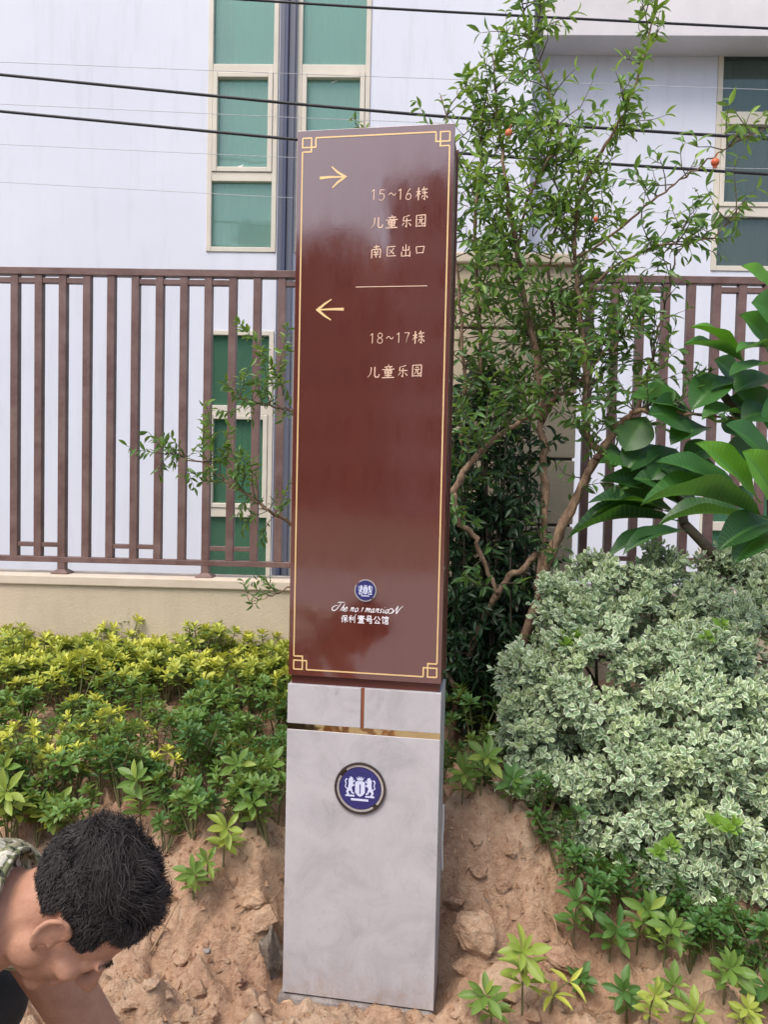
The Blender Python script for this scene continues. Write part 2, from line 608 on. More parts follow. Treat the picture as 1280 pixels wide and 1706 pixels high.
# person materials
t = NT('skin')
vec = t.coords((1, 1, 1), False)
c = t.ramp(t.noise(vec, 26, 7, 0.7), [(0.3, (0.47, 0.255, 0.17)), (0.7, (0.36, 0.175, 0.11))])
p = t.principled(c, 0.58, 0, 0.35, t.bump(t.noise(vec, 160, 5), 0.35, 0.003))
p.inputs['Subsurface Weight'].default_value = 0.15
p.inputs['Subsurface Radius'].default_value = (0.01, 0.004, 0.002)
p.inputs['Subsurface Scale'].default_value = 0.6
t.surf(p)
simple('hair_black', (0.036, 0.031, 0.030), (0.055, 0.047, 0.045), 30, 0.8, spec=0.18)
simple('hair_under', (0.012, 0.011, 0.012), (0.02, 0.018, 0.019), 60, 1.0, spec=0.0, bump=1.0, bscale=300)
t = NT('camouflage')
vec = t.coords((1, 1, 1), False)
c = t.ramp(t.noise(vec, 26, 2, 0.5, 0.8), [(0.44, (0.16, 0.17, 0.09)), (0.46, (0.27, 0.25, 0.16))])
k1 = t.ramp(t.noise(t.coords((1.3, 1, 1.2), False), 32, 2, 0.5, 1.2), [(0.58, (0, 0, 0)), (0.60, (1, 1, 1))])
c = t.mix(k1, c, (0.045, 0.05, 0.035))
k2 = t.ramp(t.noise(t.coords((0.9, 1.4, 1.1), False), 30, 2, 0.5, 1.0), [(0.55, (0, 0, 0)), (0.57, (1, 1, 1))])
c = t.mix(k2, c, (0.55, 0.52, 0.42))
t.surf(t.principled(c, 0.9, 0, 0.2, t.bump(t.noise(vec, 30, 4), 0.5, 0.01)))
simple('trousers_dark', (0.05, 0.055, 0.06), (0.035, 0.038, 0.042), 20, 0.9, bump=0.4, bscale=40)
simple('shoe_dark', (0.03, 0.028, 0.025), (0.05, 0.045, 0.04), 20, 0.6)
simple('eye_white', (0.7, 0.68, 0.65), (0.6, 0.58, 0.55), 20, 0.2)
simple('apartment_wall', (0.40, 0.235, 0.17), (0.33, 0.19, 0.14), 1, 0.8)
simple('apartment_wall_pale', (0.70, 0.56, 0.50), (0.62, 0.49, 0.44), 1, 0.8)
simple('apartment_glass', (0.03, 0.04, 0.045), (0.05, 0.06, 0.065), 1, 0.1)

# ------------------------------------------------------------------ ground
SX, SY, SYAW = -0.1171, 2.2369, 0.1256       # the sign: front centre and turn
SW, SWB = 0.4567, 0.4596
SIGN_D = 0.175


def worley(x, y, sc, k):
    X, Y = x * sc, y * sc
    xi, yi = np.floor(X).astype(int), np.floor(Y).astype(int)
    best = np.full(np.shape(X), 9.0)
    hgt = np.zeros(np.shape(X))
    for a in (-1, 0, 1):
        for b in (-1, 0, 1):
            cx, cy = xi + a, yi + b
            px_ = cx + _lat[(cx * 7 + k) % 256, (cy * 3 + k) % 256]
            py_ = cy + _lat[(cx * 5 + 11 + k) % 256, (cy * 13 + k) % 256]
            d = np.hypot(X - px_, Y - py_)
            m = d < best
            hgt = np.where(m, _lat[(cx * 3 + k) % 256, (cy * 17 + 5) % 256], hgt)
            best = np.where(m, d, best)
    return np.clip(1 - best * best * 1.3, 0, 1) * hgt ** 1.5


def ground_h(x, y):
    x = np.asarray(x, float)
    y = np.asarray(y, float)
    wob = 0.22 * fbm(x + 5, y * 0.3 + 3, 3, 1.6)
    z = 0.27 * sstep(2.22, 2.72, y + wob) + 0.25 * sstep(2.6, 4.05, y)
    z = z + 0.20 * np.exp(-(((x - 0.30) / 0.20) ** 2 + ((y - 2.60) / 0.17) ** 2)) + 0.09 * np.exp(-(((x + 0.60) / 0.24) ** 2 + ((y - 2.50) / 0.16) ** 2))
    # the hole dug for the sign
    dx = (x - SX) * math.cos(SYAW) - (y - SY) * math.sin(SYAW)
    dy = (x - SX) * math.sin(SYAW) + (y - SY) * math.cos(SYAW)
    ex = np.maximum(np.abs(dx) - SWB / 2, 0)
    ey = np.maximum(np.maximum(-dy, dy - SIGN_D), 0)
    dist = np.sqrt(ex ** 2 + ey ** 2) + 0.05 * fbm(x, y, 3, 9)
    z = z * sstep(0.02, 0.15, dist)
    rough = sstep(0.0, 0.12, dist)
    z = z + rough * (0.13 * fbm(x, y, 3, 5.0) - 0.16 * np.abs(fbm(x + 3, y + 8, 3, 7.5)) + 0.02 + 0.07 * fbm(x + 3, y + 8, 3, 15) + 0.045 * np.abs(fbm(x + 9, y + 1, 3, 30)))
    wx, wy = x + 0.05 * fbm(x + 1, y, 2, 12), y + 0.05 * fbm(x, y + 7, 2, 12)
    z = z + rough * sstep(3.4, 2.9, y) * (0.075 * worley(wx, wy, 8.0, 3) + 0.040 * worley(wx, wy, 17.0, 9) + 0.018 * worley(wx, wy, 38.0, 21))
    z = z - 0.035 * (1 - rough)
    z = z + 0.0 * x
    return np.where(y < 1.2, z * sstep(0.4, 1.2, y) - 0.06 * (1 - sstep(0.4, 1.2, y)), z)


def G(px, py, y0=1.9, y1=4.1):
    d = ray(px, py)
    ys = np.linspace(y0, y1, 500)
    P = CAM[None] + d[None] * (ys / d[1])[:, None]
    h = ground_h(P[:, 0], P[:, 1])
    k = np.argmax(P[:, 2] <= h)
    if P[k, 2] > h[k]:
        k = len(ys) - 1
    return np.array([P[k, 0], P[k, 1], h[k]])


def on_ground(x, y):
    return np.array([x, y, float(ground_h(np.array([x]), np.array([y]))[0])])


g = Geo()
xs = np.concatenate([np.arange(-4.0, -1.9, 0.06), np.arange(-1.9, 1.9, 0.0115), np.arange(1.9, 4.01, 0.06)])
ys = np.concatenate([np.arange(0.1, 1.75, 0.06), np.arange(1.75, 3.3, 0.0115), np.arange(3.3, 4.12, 0.03)])
XX, YY = np.meshgrid(xs, ys, indexing='ij')
ZZ = ground_h(XX, YY)
ii = np.arange(len(xs) * len(ys)).reshape(len(xs), len(ys))
q = np.stack([ii[:-1, :-1], ii[1:, :-1], ii[1:, 1:], ii[:-1, 1:]], -1).reshape(-1, 4)
g.add(np.stack([XX, YY, ZZ], -1).reshape(-1, 3), q, smooth=True)
g.build('soil_bank', 'soil', kind='structure')
g = Geo()
g.add([(-400, -400, -0.16), (400, -400, -0.16), (400, 400, -0.16), (-400, 400, -0.16)], [(0, 1, 2, 3)])
g.build('ground', 'ground_far', kind='structure')
g = Geo()
g.box((-14, -9, -0.155), (14, 0.25, -0.055))
g.build('footpath', 'paving', kind='structure')

# ------------------------------------------------------------------ building behind the fence
BY = 7.0


def bx(px, py, Y=BY):
    return W(px, py, Y)[0]


def bz(px, py, Y=BY):
    return W(px, py, Y)[2]


def holed(g, x0, x1, z0, z1, holes, y0, y1, mi=0):
    xs_ = sorted({x0, x1, *[h[0] for h in holes], *[h[1] for h in holes]})
    zs_ = sorted({z0, z1, *[h[2] for h in holes], *[h[3] for h in holes]})
    inside = lambda x, z: any(h[0] < x < h[1] and h[2] < z < h[3] for h in holes)
    V, F = [], []

    def quad(a, b, c, d):
        k = len(V)
        V.extend([a, b, c, d])
        F.append((k, k + 1, k + 2, k + 3))
    for a, b in zip(xs_[:-1], xs_[1:]):
        for c_, d_ in zip(zs_[:-1], zs_[1:]):
            if not inside((a + b) / 2, (c_ + d_) / 2):
                quad((a, y0, c_), (b, y0, c_), (b, y0, d_), (a, y0, d_))
                quad((a, y1, c_), (a, y1, d_), (b, y1, d_), (b, y1, c_))
    for h in holes + [(x0, x1, z0, z1)]:
        a, b, c_, d_ = h
        quad((a, y0, c_), (a, y1, c_), (b, y1, c_), (b, y0, c_))
        quad((a, y0, d_), (b, y0, d_), (b, y1, d_), (a, y1, d_))
        quad((a, y0, c_), (a, y0, d_), (a, y1, d_), (a, y1, c_))
        quad((b, y0, c_), (b, y1, c_), (b, y1, d_), (b, y0, d_))
    g.add(V, F, mi)


xl, xm0, xm1, xr = bx(346, 210), bx(463, 210), bx(494, 210), bx(616, 210)
zu0, zl1, zl0 = bz(420, 421), bz(420, 551), bz(420, 1010)
zu1 = bz(420, -170)
xend = bx(890, 60)
holes = [(xl, xm0, zu0, zu1), (xm1, xr, zu0, zu1), (xl, xm0, zl0, zl1), (xm1, xr, zl0, zl1)]
BYR = 7.35
xw0, xw1 = bx(1191, 260, BYR), bx(1330, 260, BYR)
zw0, zw1 = bz(1190, 452, BYR), bz(1190, 76, BYR)
xv0, xv1 = bx(1165, 900, BYR), bx(1330, 900, BYR)
zv0, zv1 = bz(1200, 1040, BYR), bz(1200, 800, BYR)
rholes = [(xw0, xw1, zw0, zw1), (xv0, xv1, zv0, zv1)]
bld = thing('building', (0, BY, -0.15), 'lavender white rendered building with green glazed windows behind the brown fence', 'building')
BO = (0, BY, -0.15)
g = Geo()
holed(g, -6.5, xend, -0.15, 6.5, holes, BY, BY + 0.22)
g.build('wall', 'building_paint', bld, BO)
g = Geo()
holed(g, xend, 6.5, -0.15, 6.49, rholes, BYR, BYR + 0.22)
g.build('recessed_wall', 'building_paint', bld, BO)
g = Geo()
zb_ = bz(1000, 60, 7.02)
g.box((bx(906, 40, 7.02), 7.02, zb_), (6.5, BYR - 0.002, 6.4), bev=0.006)
g.build('beam', 'beam_paint', bld, BO)
g = Geo()
g.box((-6.5, BY + 2.3, -0.15), (6.5, BY + 2.4, 6.6))
g.box((-6.5, BY - 0.1, 6.55), (6.5, BY + 2.4, 6.7))
g.box((-6.6, BY, -0.15), (-6.5, BY + 2.4, 6.55))
g.box((6.5, BY, -0.15), (6.6, BY + 2.4, 6.55))
g.build('rear_shell', 'room_paint', bld, BO)


def window(name, x0, x1, z0, z1, Y, transoms, glass, label, backs, sash=None, fw=0.045):
    """parts: frame, transoms, panes, and what hangs close behind the glass"""
    o = (0, Y, z0)
    w = thing(name, o, label, 'window')
    g = Geo()
    e = 0.002
    g.box((x0 + e, Y - 0.012, z0 + e), (x0 + fw, Y + 0.07, z1 - e), bev=0.004)
    g.box((x1 - fw, Y - 0.012, z0 + e), (x1 - e, Y + 0.07, z1 - e), bev=0.004)
    g.box((x0 + fw, Y - 0.010, z0 + e), (x1 - fw, Y + 0.068, z0 + fw), bev=0.004)
    g.box((x0 + fw, Y - 0.010, z1 - fw), (x1 - fw, Y + 0.068, z1 - e), bev=0.004)
    g.build('frame', 'frame_cream', w, o)
    zs_ = [z0 + fw] + [z for tr in transoms for z in tr] + [z1 - fw]
    for a, b in transoms:
        g = Geo()
        g.box((x0 + fw, Y - 0.008, a), (x1 - fw, Y + 0.066, b), bev=0.004)
        g.build('transom', 'frame_cream', w, o)
    for k in range(0, len(zs_), 2):
        a, b = zs_[k], zs_[k + 1]
        xa, xb = x0 + fw, x1 - fw
        gl = glass[(k // 2) % len(glass)]
        if sash is not None and k // 2 == sash:
            g = Geo()
            s = 0.045
            g.box((xa + e, Y - 0.02, a + e), (xa + s, Y + 0.05, b - e), bev=0.005)
            g.box((xb - s, Y - 0.02, a + e), (xb - e, Y + 0.05, b - e), bev=0.005)
            g.box((xa + s, Y - 0.018, a + e), (xb - s, Y + 0.048, a + s), bev=0.005)
            g.box((xa + s, Y - 0.018, b - s), (xb - s, Y + 0.048, b - e), bev=0.005)
            g.build('sash', 'frame_cream', w, o)
            xa, xb, a, b = xa + s, xb - s, a + s, b - s
        g = Geo()
        g.box((xa - 0.004, Y + 0.030, a - 0.004), (xb + 0.004, Y + 0.036, b + 0.004))
        g.build('pane', gl, w, o)
    # gasket line round the outside
    for (m, xa, xb, za, zb2, dy) in backs:
        g = Geo()
        n = 40
        X = np.linspace(x0 + (x1 - x0) * xa, x0 + (x1 - x0) * xb, n)
        Yv = Y + dy + 0.012 * np.sin(np.arange(n) * 1.1) + 0.008 * np.sin(np.arange(n) * 2.3 + 1)
        zA, zB = z0 + (z1 - z0) * za, z0 + (z1 - z0) * zb2
        vv = [(x, y, z) for x, y in zip(X, Yv) for z in (zA, zB)]
        vv += [(x, y + 0.004, z) for x, y in zip(X, Yv) for z in (zA, zB)]
        ff = [(2 * i, 2 * i + 2, 2 * i + 3, 2 * i + 1) for i in range(n - 1)] + [(2 * n + 2 * i, 2 * n + 2 * i + 1, 2 * n + 2 * i + 3, 2 * n + 2 * i + 2) for i in range(n - 1)]
        g.add(vv, ff, smooth=True)
        g.build('curtain' if m == 'curtain_dark' else 'blind', m, w, o)
    return w


tz = lambda p, Y=BY, x=410: bz(x, p, Y)
window('window', xl, xm0, zu0, zu1, BY, [(tz(303), tz(288)), (tz(122), tz(108))], ['glass_pale'], 'tall upper green glass window left of the navy downpipe',
       [('blind_white', 0.03, 0.97, 0.0, 1.0, 0.28), ('curtain_dark', 0.06, 0.24, 0.30, 1.0, 0.15)], sash=1)
window('window', xm1, xr, zu0, zu1, BY, [(tz(303), tz(288)), (tz(122), tz(108))], ['glass_pale'], 'tall upper green glass window right of the navy downpipe',
       [('blind_white', 0.03, 0.97, 0.0, 1.0, 0.26)], sash=1)
window('window', xl, xm0, zl0, zl1, BY, [(tz(862), tz(847)), (tz(691), tz(676))], ['glass_green'], 'lower dark green window seen through the fence, left of the downpipe',
       [('blind_white', 0.30, 0.97, 0.0, 0.66, 0.24), ('blind_white', 0.03, 0.30, 0.33, 0.66, 0.27)], sash=1)
window('window', xm1, xr, zl0, zl1, BY, [(tz(862), tz(847)), (tz(691), tz(676))], ['glass_green'], 'lower green window mostly hidden behind the brown sign',
       [('blind_white', 0.03, 0.97, 0.0, 0.7, 0.6)], sash=1)
for wi, (px, py) in (('window', (400, 278)), ('window.001', (557, 137))):
    c_ = W(px, py, BY + 0.028)
    wobj = bpy.data.objects[wi]
    g = Geo()
    g.add([c_ + np.array(v) for v in ((-0.030, 0, -0.016), (0.026, 0, 0.004), (0.030, 0, 0.018), (-0.026, 0, 0.0))], [(0, 1, 2, 3)])
    g.build('sticker', 'plaque_white', wobj, tuple(wobj.location))
tr_ = lambda p: bz(1240, p, BYR)
window('window', xw0, xw1, zw0, zw1, BYR, [(tr_(362), tr_(346)), (tr_(201), tr_(187))], ['glass_grey'], 'grey green window with dark curtains at the upper right',
       [('curtain_dark', 0.30, 0.97, 0.0, 1.0, 0.25), ('blind_white', 0.0, 0.22, 0.0, 1.0, 0.35)], sash=1, fw=0.05)
window('window', xv0, xv1, zv0, zv1, BYR, [(tr_(885), tr_(870))], ['glass_green'], 'small green window low behind the frangipani leaves',
       [('blind_white', 0.03, 0.97, 0.0, 1.0, 0.5)], fw=0.05)
# a red plastic stool inside the lower window
st_c = W(415, 960, BY + 0.20)
stool = thing('stool', (st_c[0], BY + 0.20, bz(415, 1040, BY + 0.20)), 'red plastic stool indoors behind the lower green window', 'stool')
so = tuple(stool.location)
zt_ = bz(415, 925, BY + 0.20)
g = Geo()
g.box((so[0] - 0.13, so[1] - 0.11, zt_ - 0.05), (so[0] + 0.13, so[1] + 0.02, zt_), bev=0.02)
g.build('seat', 'red_plastic', stool, so)
for sx_ in (-1, 1):
    for sy_ in (-1, 1):
        g = Geo()
        g.tube([(so[0] + sx_ * 0.10, so[1] - 0.045 + sy_ * 0.04, zt_ - 0.04), (so[0] + sx_ * 0.13, so[1] - 0.045 + sy_ * 0.05, so[2])], [0.03, 0.022], 8)
        g.build('leg', 'red_plastic', stool, so)
# downpipe
dp = thing('downpipe', (bx(478, 500), BY - 0.06, -0.15), 'navy and grey double downpipe running up the white wall', 'pipe')
do = tuple(dp.location)
xa, xb, xc, xd = bx(466.5, 230), bx(475, 230), bx(480.5, 230), bx(491.5, 230)
for nm, a, b, m, yy in (('pipe', xa, xb - 0.002, 'downpipe_grey', 0.07), ('joint_strip', xb, xc, 'downpipe_navy', 0.085), ('pipe', xc + 0.002, xd, 'downpipe_grey', 0.06)):
    g = Geo()
    g.box((a, BY - yy, -0.15), (b, BY - 0.002, 6.45), bev=0.004)
    g.build(nm, m, dp, do)
# little blue and white plaque on the recessed wall
pl = W(1150, 816, BYR)
g = Geo()
pt = thing('plaque', (pl[0], BYR, pl[2]), 'small blue and white plaque on the wall behind the big leaves', 'plaque')
g.box((pl[0] - 0.10, BYR - 0.012, pl[2] - 0.035), (pl[0] + 0.14, BYR - 0.001, pl[2] + 0.09), bev=0.002)
g.build('plate', 'plaque_white', pt, tuple(pt.location))
g = Geo()
g.box((pl[0] - 0.09, BYR - 0.015, pl[2] - 0.03), (pl[0] + 0.06, BYR - 0.0125, pl[2] + 0.03))
g.build('blue_field', 'plaque_blue', pt, tuple(pt.location))

# ------------------------------------------------------------------ fence, low wall, pillar
FY = 4.1
ZT, ZB, ZWALL = 2.654, 1.0815, 1.0196
fx = lambda px, py=700: W(px, py, FY)[0]
pillar_x0, pillar_x1 = fx(742), fx(948)
wall_b = W(240, 1068, FY)[2]


def low_wall(x0, x1, label):
    w = thing('low_wall', ((x0 + x1) / 2, FY + 0.02, 0.3), label, 'wall')
    o = tuple(w.location)
    g = Geo()
    g.box((x0, FY - 0.09, wall_b + 0.012), (x1, FY + 0.13, ZWALL - 0.05), bev=0.004)
    g.build('rendered_face', 'stucco_beige', w, o)
    g = Geo()
    g.box((x0, FY - 0.075, wall_b - 0.02), (x1, FY + 0.12, wall_b + 0.012))
    g.build('groove', 'joint_dark', w, o)
    g = Geo()
    g.box((x0, FY - 0.10, 0.2), (x1, FY + 0.13, wall_b - 0.02), bev=0.004)
    g.build('plinth', 'stucco_beige', w, o)
    g = Geo()
    g.box((x0, FY - 0.105, ZWALL - 0.05), (x1, FY + 0.14, ZWALL), bev=0.006)
    g.build('coping', 'coping_paint', w, o)


low_wall(-5.0, pillar_x0, 'low beige rendered wall carrying the fence left of the sign')
low_wall(pillar_x1, 5.0, 'low beige rendered wall behind the pale variegated shrub')
SP = (fx(467, 700) - fx(26, 700)) / 11.0
bar_hw = 0.0205


def fence(xs_bars, k0, label, xa, xb):
    f = thing('fence', ((xa + xb) / 2, FY, ZWALL), label, 'fence')
    o = tuple(f.location)
    g = Geo()
    g.box((xa, FY - 0.026, ZT - 0.038), (xb, FY + 0.026, ZT), bev=0.003)
    g.build('top_rail', 'fence_metal', f, o)
    g = Geo()
    g.box((xa, FY - 0.022, ZB), (xb, FY + 0.022, ZB + 0.030), bev=0.003)
    g.build('bottom_rail', 'fence_metal', f, o)
    g = Geo()
    g.box((-bar_hw, -0.0205, ZB + 0.030), (bar_hw, 0.0205, ZT - 0.038), bev=0.002)
    bar_me = None
    g2 = Geo()
    g2.box((-bar_hw, -0.0205, ZWALL + 0.006), (bar_hw, 0.0205, ZB), bev=0.002)
    g2.box((-0.045, -0.045, ZWALL), (0.045, 0.045, ZWALL + 0.006))
    g2.add([(-0.045, -0.045, ZWALL + 0.006), (0.045, -0.045, ZWALL + 0.006), (0.045, 0.045, ZWALL + 0.006), (-0.045, 0.045, ZWALL + 0.006),
            (-0.022, -0.022, ZWALL + 0.024), (0.022, -0.022, ZWALL + 0.024), (0.022, 0.022, ZWALL + 0.024), (-0.022, 0.022, ZWALL + 0.024)],
           [(0, 1, 5, 4), (1, 2, 6, 5), (2, 3, 7, 6), (3, 0, 4, 7), (4, 5, 6, 7)])
    foot_me = None
    for i, x in xs_bars:
        if bar_me is None:
            b = g.build('bar', 'fence_metal', f)
            bar_me = b.data
        else:
            b = inst('bar', bar_me, f)
        b.location = (x - o[0], 0, -o[2])
        if i % 6 == 3:
            if foot_me is None:
                b = g2.build('foot', 'fence_metal', f)
                foot_me = b.data
            else:
                b = inst('foot', foot_me, f)
            b.location = (x - o[0], 0, -o[2])
    X = dict(xs_bars)
    zs1 = W(300, 471, FY)[2]
    zs2 = W(250, 911, FY)[2]
    for i, x in xs_bars:
        a, b2 = x + bar_hw, x + SP - bar_hw
        if (i + 1) in X:
            if i % 6 != 4 and i % 6 != 5:
                g = Geo()
                g.box((a, FY - 0.017, zs1 - 0.016), (b2, FY + 0.017, zs1 + 0.012), bev=0.002)
                g.build('short_rail', 'fence_metal', f, o)
            if i % 4 in (1, 2):
                g = Geo()
                g.box((a, FY - 0.017, zs2 - 0.012), (b2, FY + 0.017, zs2 + 0.012), bev=0.002)
                g.build('short_rail', 'fence_metal', f, o)


x1bar = fx(26, 700)
lb = [(i, x1bar + (i - 1) * SP) for i in range(-14, 40) if x1bar + (i - 1) * SP < pillar_x0 - 0.05]
fence(lb, 0, 'brown metal railing with vertical bars left of the sign', lb[0][1] - 0.1, pillar_x0)
x2 = fx(1107, 560)
rb = [(i, x2 + (i - 4) * SP) for i in range(-5, 34) if x2 + (i - 4) * SP > pillar_x1 + 0.04]
fence(rb, 0, 'brown metal railing with vertical bars right of the beige pillar', pillar_x1, rb[-1][1] + 0.1)

pil = thing('pillar', ((pillar_x0 + pillar_x1) / 2, FY - 0.03, 0.3), 'beige stone clad fence pillar behind the pomegranate branches', 'pillar')
po = tuple(pil.location)
zcap1, zcap0 = W(850, 421, FY - 0.2)[2], W(850, 440, FY - 0.2)[2]
g = Geo()
g.box((pillar_x0 + 0.012, FY - 0.168, 0.2), (pillar_x1 - 0.012, FY + 0.15, zcap0 - 0.001))
g.build('core', 'joint_dark', pil, po)
crs = [zcap0] + [W(850, p_, FY - 0.18)[2] for p_ in (549, 657, 765, 875, 985, 1092)] + [0.25]
for a, b in zip(crs[:-1], crs[1:]):
    g = Geo()
    g.box((pillar_x0, FY - 0.18, b + 0.012), (pillar_x1, FY + 0.16, a - 0.002), bev=0.005)
    g.build('cladding_panel', 'stucco_beige', pil, po)
g = Geo()
g.box((pillar_x0 - 0.03, FY - 0.21, zcap0), (pillar_x1 + 0.03, FY + 0.19, zcap1), bev=0.01)
g.build('cap', 'coping_paint', pil, po)

# ------------------------------------------------------------------ overhead cables
CY = 5.6


def cable(pts, r, m, name, label, group=None):
    P = np.array([W(a, b, CY) for a, b in pts])
    ext = [P[0] + (P[0] - P[1]) / np.linalg.norm(P[0] - P[1]) * 3.0] if pts[0][0] <= 0 or pts[0][1] < 0 else []
    P = np.vstack(ext + [P] + [P[-1] + (P[-1] - P[-2]) / np.linalg.norm(P[-1] - P[-2]) * 3.0])
    s = np.linspace(0, 1, 60)
    d = np.r_[0, np.cumsum(np.linalg.norm(np.diff(P, axis=0), axis=1))]
    d /= d[-1]
    Q = np.stack([np.interp(s, d, P[:, k]) for k in range(3)], 1)
    for _ in range(6):
        Q[1:-1] = (Q[:-2] + Q[1:-1] * 2 + Q[2:]) / 4
    Q[:, 1] = CY
    g = Geo()
    g.tube(Q, r, 8)
    tag(g.build(name, m), label, 'cable', group)


cable([(0, -28), (360, -3), (640, 15), (960, 32), (1280, 48)], 0.0085, 'cable_black', 'overhead_cable', 'thick black overhead cable nearest the top edge of the picture')
cable([(0, 125), (492, 174), (760, 197), (1000, 214), (1280, 232)], 0.0105, 'cable_black', 'overhead_cable', 'thick black overhead cable passing just behind the top of the sign')
cable([(0, 186), (490, 233), (880, 265), (1280, 291)], 0.0105, 'cable_black', 'overhead_cable', 'lowest of the three thick black overhead cables')
for pts, wd in (([(0, 104), (345, 118), (610, 128), (1280, 150)], 'highest'), ([(0, 174), (500, 197), (1280, 226)], 'second highest'), ([(0, 241), (500, 264), (1280, 282)], 'second lowest'), ([(0, 304), (500, 331), (1280, 362)], 'lowest')):
    CY = 6.2
    cable(pts, 0.0022, 'thin_wire', 'thin_wire', wd + ' of the four thin pale wires across the white wall')

# ------------------------------------------------------------------ the sign
sign = thing('wayfinding_sign', (SX, SY, 0), 'tall brown directional sign with gold arrows on a grey stone base', 'sign', -SYAW)
SM = np.array(Matrix.Rotation(-SYAW, 3, 'Z'))
SO = np.array([SX, SY, 0.0])


def SL(px, py, y=0.0):
    """photo pixel -> (x, z) on the sign's front plane, in the sign's own frame"""
    d = SM.T @ ray(px, py)
    c = SM.T @ (CAM - SO)
    k = (y - c[1]) / d[1]
    q = c + d * k
    return q[0], q[2]


MPP = SY / FPX * 1.005            # metres per photo pixel on the sign
ZB0, ZB1 = 0.0, 0.943
PZ0, PZ1 = 0.971, 2.564
hb = SWB / 2
hw = SW / 2
zs_lo, zs_hi = SL(600, 1231)[1], SL(600, 1210)[1]
zg0, zg1 = (SL(480, 1216)[1] + SL(733, 1231)[1]) / 2, (SL(480, 1205)[1] + SL(733, 1221)[1]) / 2
xg = SL(604, 1180)[0]
g = Geo()
g.box((-hb + 0.010, 0.012, 0.004), (hb - 0.010, SIGN_D - 0.008, ZB1 - 0.004))
g.build('base_core', 'stone_grey', sign)
g = Geo()
g.box((-hb, 0.0, 0.0), (hb, 0.012, zg0), bev=0.0012)
g.build('base_panel', 'stone_grey', sign)
g = Geo()
g.box((-hb, 0.0, zg1), (xg - 0.0052, 0.012, ZB1), bev=0.0012)
g.build('base_panel', 'stone_grey', sign)
g = Geo()
g.box((xg + 0.0052, 0.0, zg1), (hb, 0.012, ZB1), bev=0.0012)
g.build('base_panel', 'stone_grey', sign)
for s in (-1, 1):
    g = Geo()
    xa, xb = (hb - 0.010, hb - 0.0005) if s > 0 else (-hb + 0.0005, -hb + 0.010)
    g.box((xa, 0.0122, 0.0), (xb, SIGN_D, ZB1 - 0.001), bev=0.001)
    g.build('side_panel', 'stone_grey', sign)
g = Geo()
g.box((-hb + 0.010, SIGN_D - 0.008, 0.0), (hb - 0.010, SIGN_D - 0.0005, ZB1 - 0.001))
g.build('back_panel', 'stone_grey', sign)
g = Geo()
g.box((-hb + 0.010, 0.0125, ZB1 - 0.006), (hb - 0.010, SIGN_D - 0.0085, ZB1))
g.build('base_top', 'stone_grey', sign)
g = Geo()
g.box((-hb + 0.0005, 0.003, zg0 + 0.0005), (hb - 0.0005, 0.0115, zg1 - 0.0005))
g.build('gold_strip', 'gold_mirror', sign)
g = Geo()
g.box((xg - 0.0047, 0.0025, zg1), (xg + 0.0047, 0.0112, ZB1 - 0.0005))
g.build('copper_strip', 'copper_strip', sign)
g = Geo()
g.box((-hw + 0.006, 0.014, ZB1), (hw - 0.006, SIGN_D - 0.012, PZ0 + 0.004), bev=0.001)
g.build('neck', 'sign_brown_side', sign)
g = Geo()
g.box((-hw + 0.005, 0.0165, PZ0), (hw - 0.005, SIGN_D - 0.004, PZ1 - 0.006), bev=0.002)
g.build('body', 'sign_brown_side', sign)
g = Geo()
g.box((-hw, 0.0, PZ0), (hw, 0.015, PZ1), bev=0.0004)
g.build('front_panel', 'sign_brown', sign)
g = Geo()
g.box((-hw + 0.0004, 0.0152, PZ0), (hw - 0.0004, 0.0164, PZ1 - 0.001))
g.build('edge_trim', 'copper_strip', sign)
g = Geo()
g.box((-hw, SIGN_D - 0.003, PZ0), (hw, SIGN_D + 0.012, PZ1), bev=0.0016)
g.build('rear_panel', 'sign_brown_side', sign)
for zz in (2.33, 1.85, 1.30):
    g = Geo()
    bm = bmesh.new()
    bmesh.ops.create_cone(bm, cap_ends=True, segments=10, radius1=0.004, radius2=0.0035, depth=0.003)
    bmesh.ops.transform(bm, matrix=Matrix.Translation((hw - 0.0035, 0.06, zz)) @ Matrix.Rotation(R(90), 4, 'Y'), verts=bm.verts)
    g.bm(bm)
    g.build('screw', 'emblem_silver', sign)


def ribbon(g, pts, w, y0, th=0.0010, closed=False, mi=0):
    """flat raised line in the sign's front plane; pts are (x, z), w a width or a list of widths"""
    P = [np.array(p, float) for p in pts]
    n = len(P)
    ws = [w] * n if np.isscalar(w) else list(w)
    L, Rr = [], []
    for i in range(n):
        a = P[i] - P[i - 1] if i > 0 else (P[0] - P[-1] if closed else P[1] - P[0])
        b = P[(i + 1) % n] - P[i] if (i < n - 1 or closed) else P[i] - P[i - 1]
        a = a / (np.linalg.norm(a) + 1e-9)
        b = b / (np.linalg.norm(b) + 1e-9)
        na, nb_ = np.array([-a[1], a[0]]), np.array([-b[1], b[0]])
        m = na + nb_
        ln = np.linalg.norm(m)
        if ln < 0.3:
            m, k = na, 1.0
        else:
            m = m / ln
            k = min(1.6, 1.0 / max(0.35, m @ na))
        L.append(P[i] + m * k * ws[i] / 2)
        Rr.append(P[i] - m * k * ws[i] / 2)
    V, F = [], []
    for i in range(n):
        V += [(L[i][0], y0 - th, L[i][1]), (Rr[i][0], y0 - th, Rr[i][1]), (L[i][0], y0, L[i][1]), (Rr[i][0], y0, Rr[i][1])]
    m = n if closed else n - 1
    for i in range(m):
        a, b = 4 * i, 4 * ((i + 1) % n)
        F += [(a, a + 1, b + 1, b), (a + 2, b + 2, b, a), (a + 1, a + 3, b + 3, b + 1)]
    if not closed:
        e = 4 * (n - 1)
        F += [(0, 2, 3, 1), (e, e + 1, e + 3, e + 2)]
    g.add(V, F, mi)


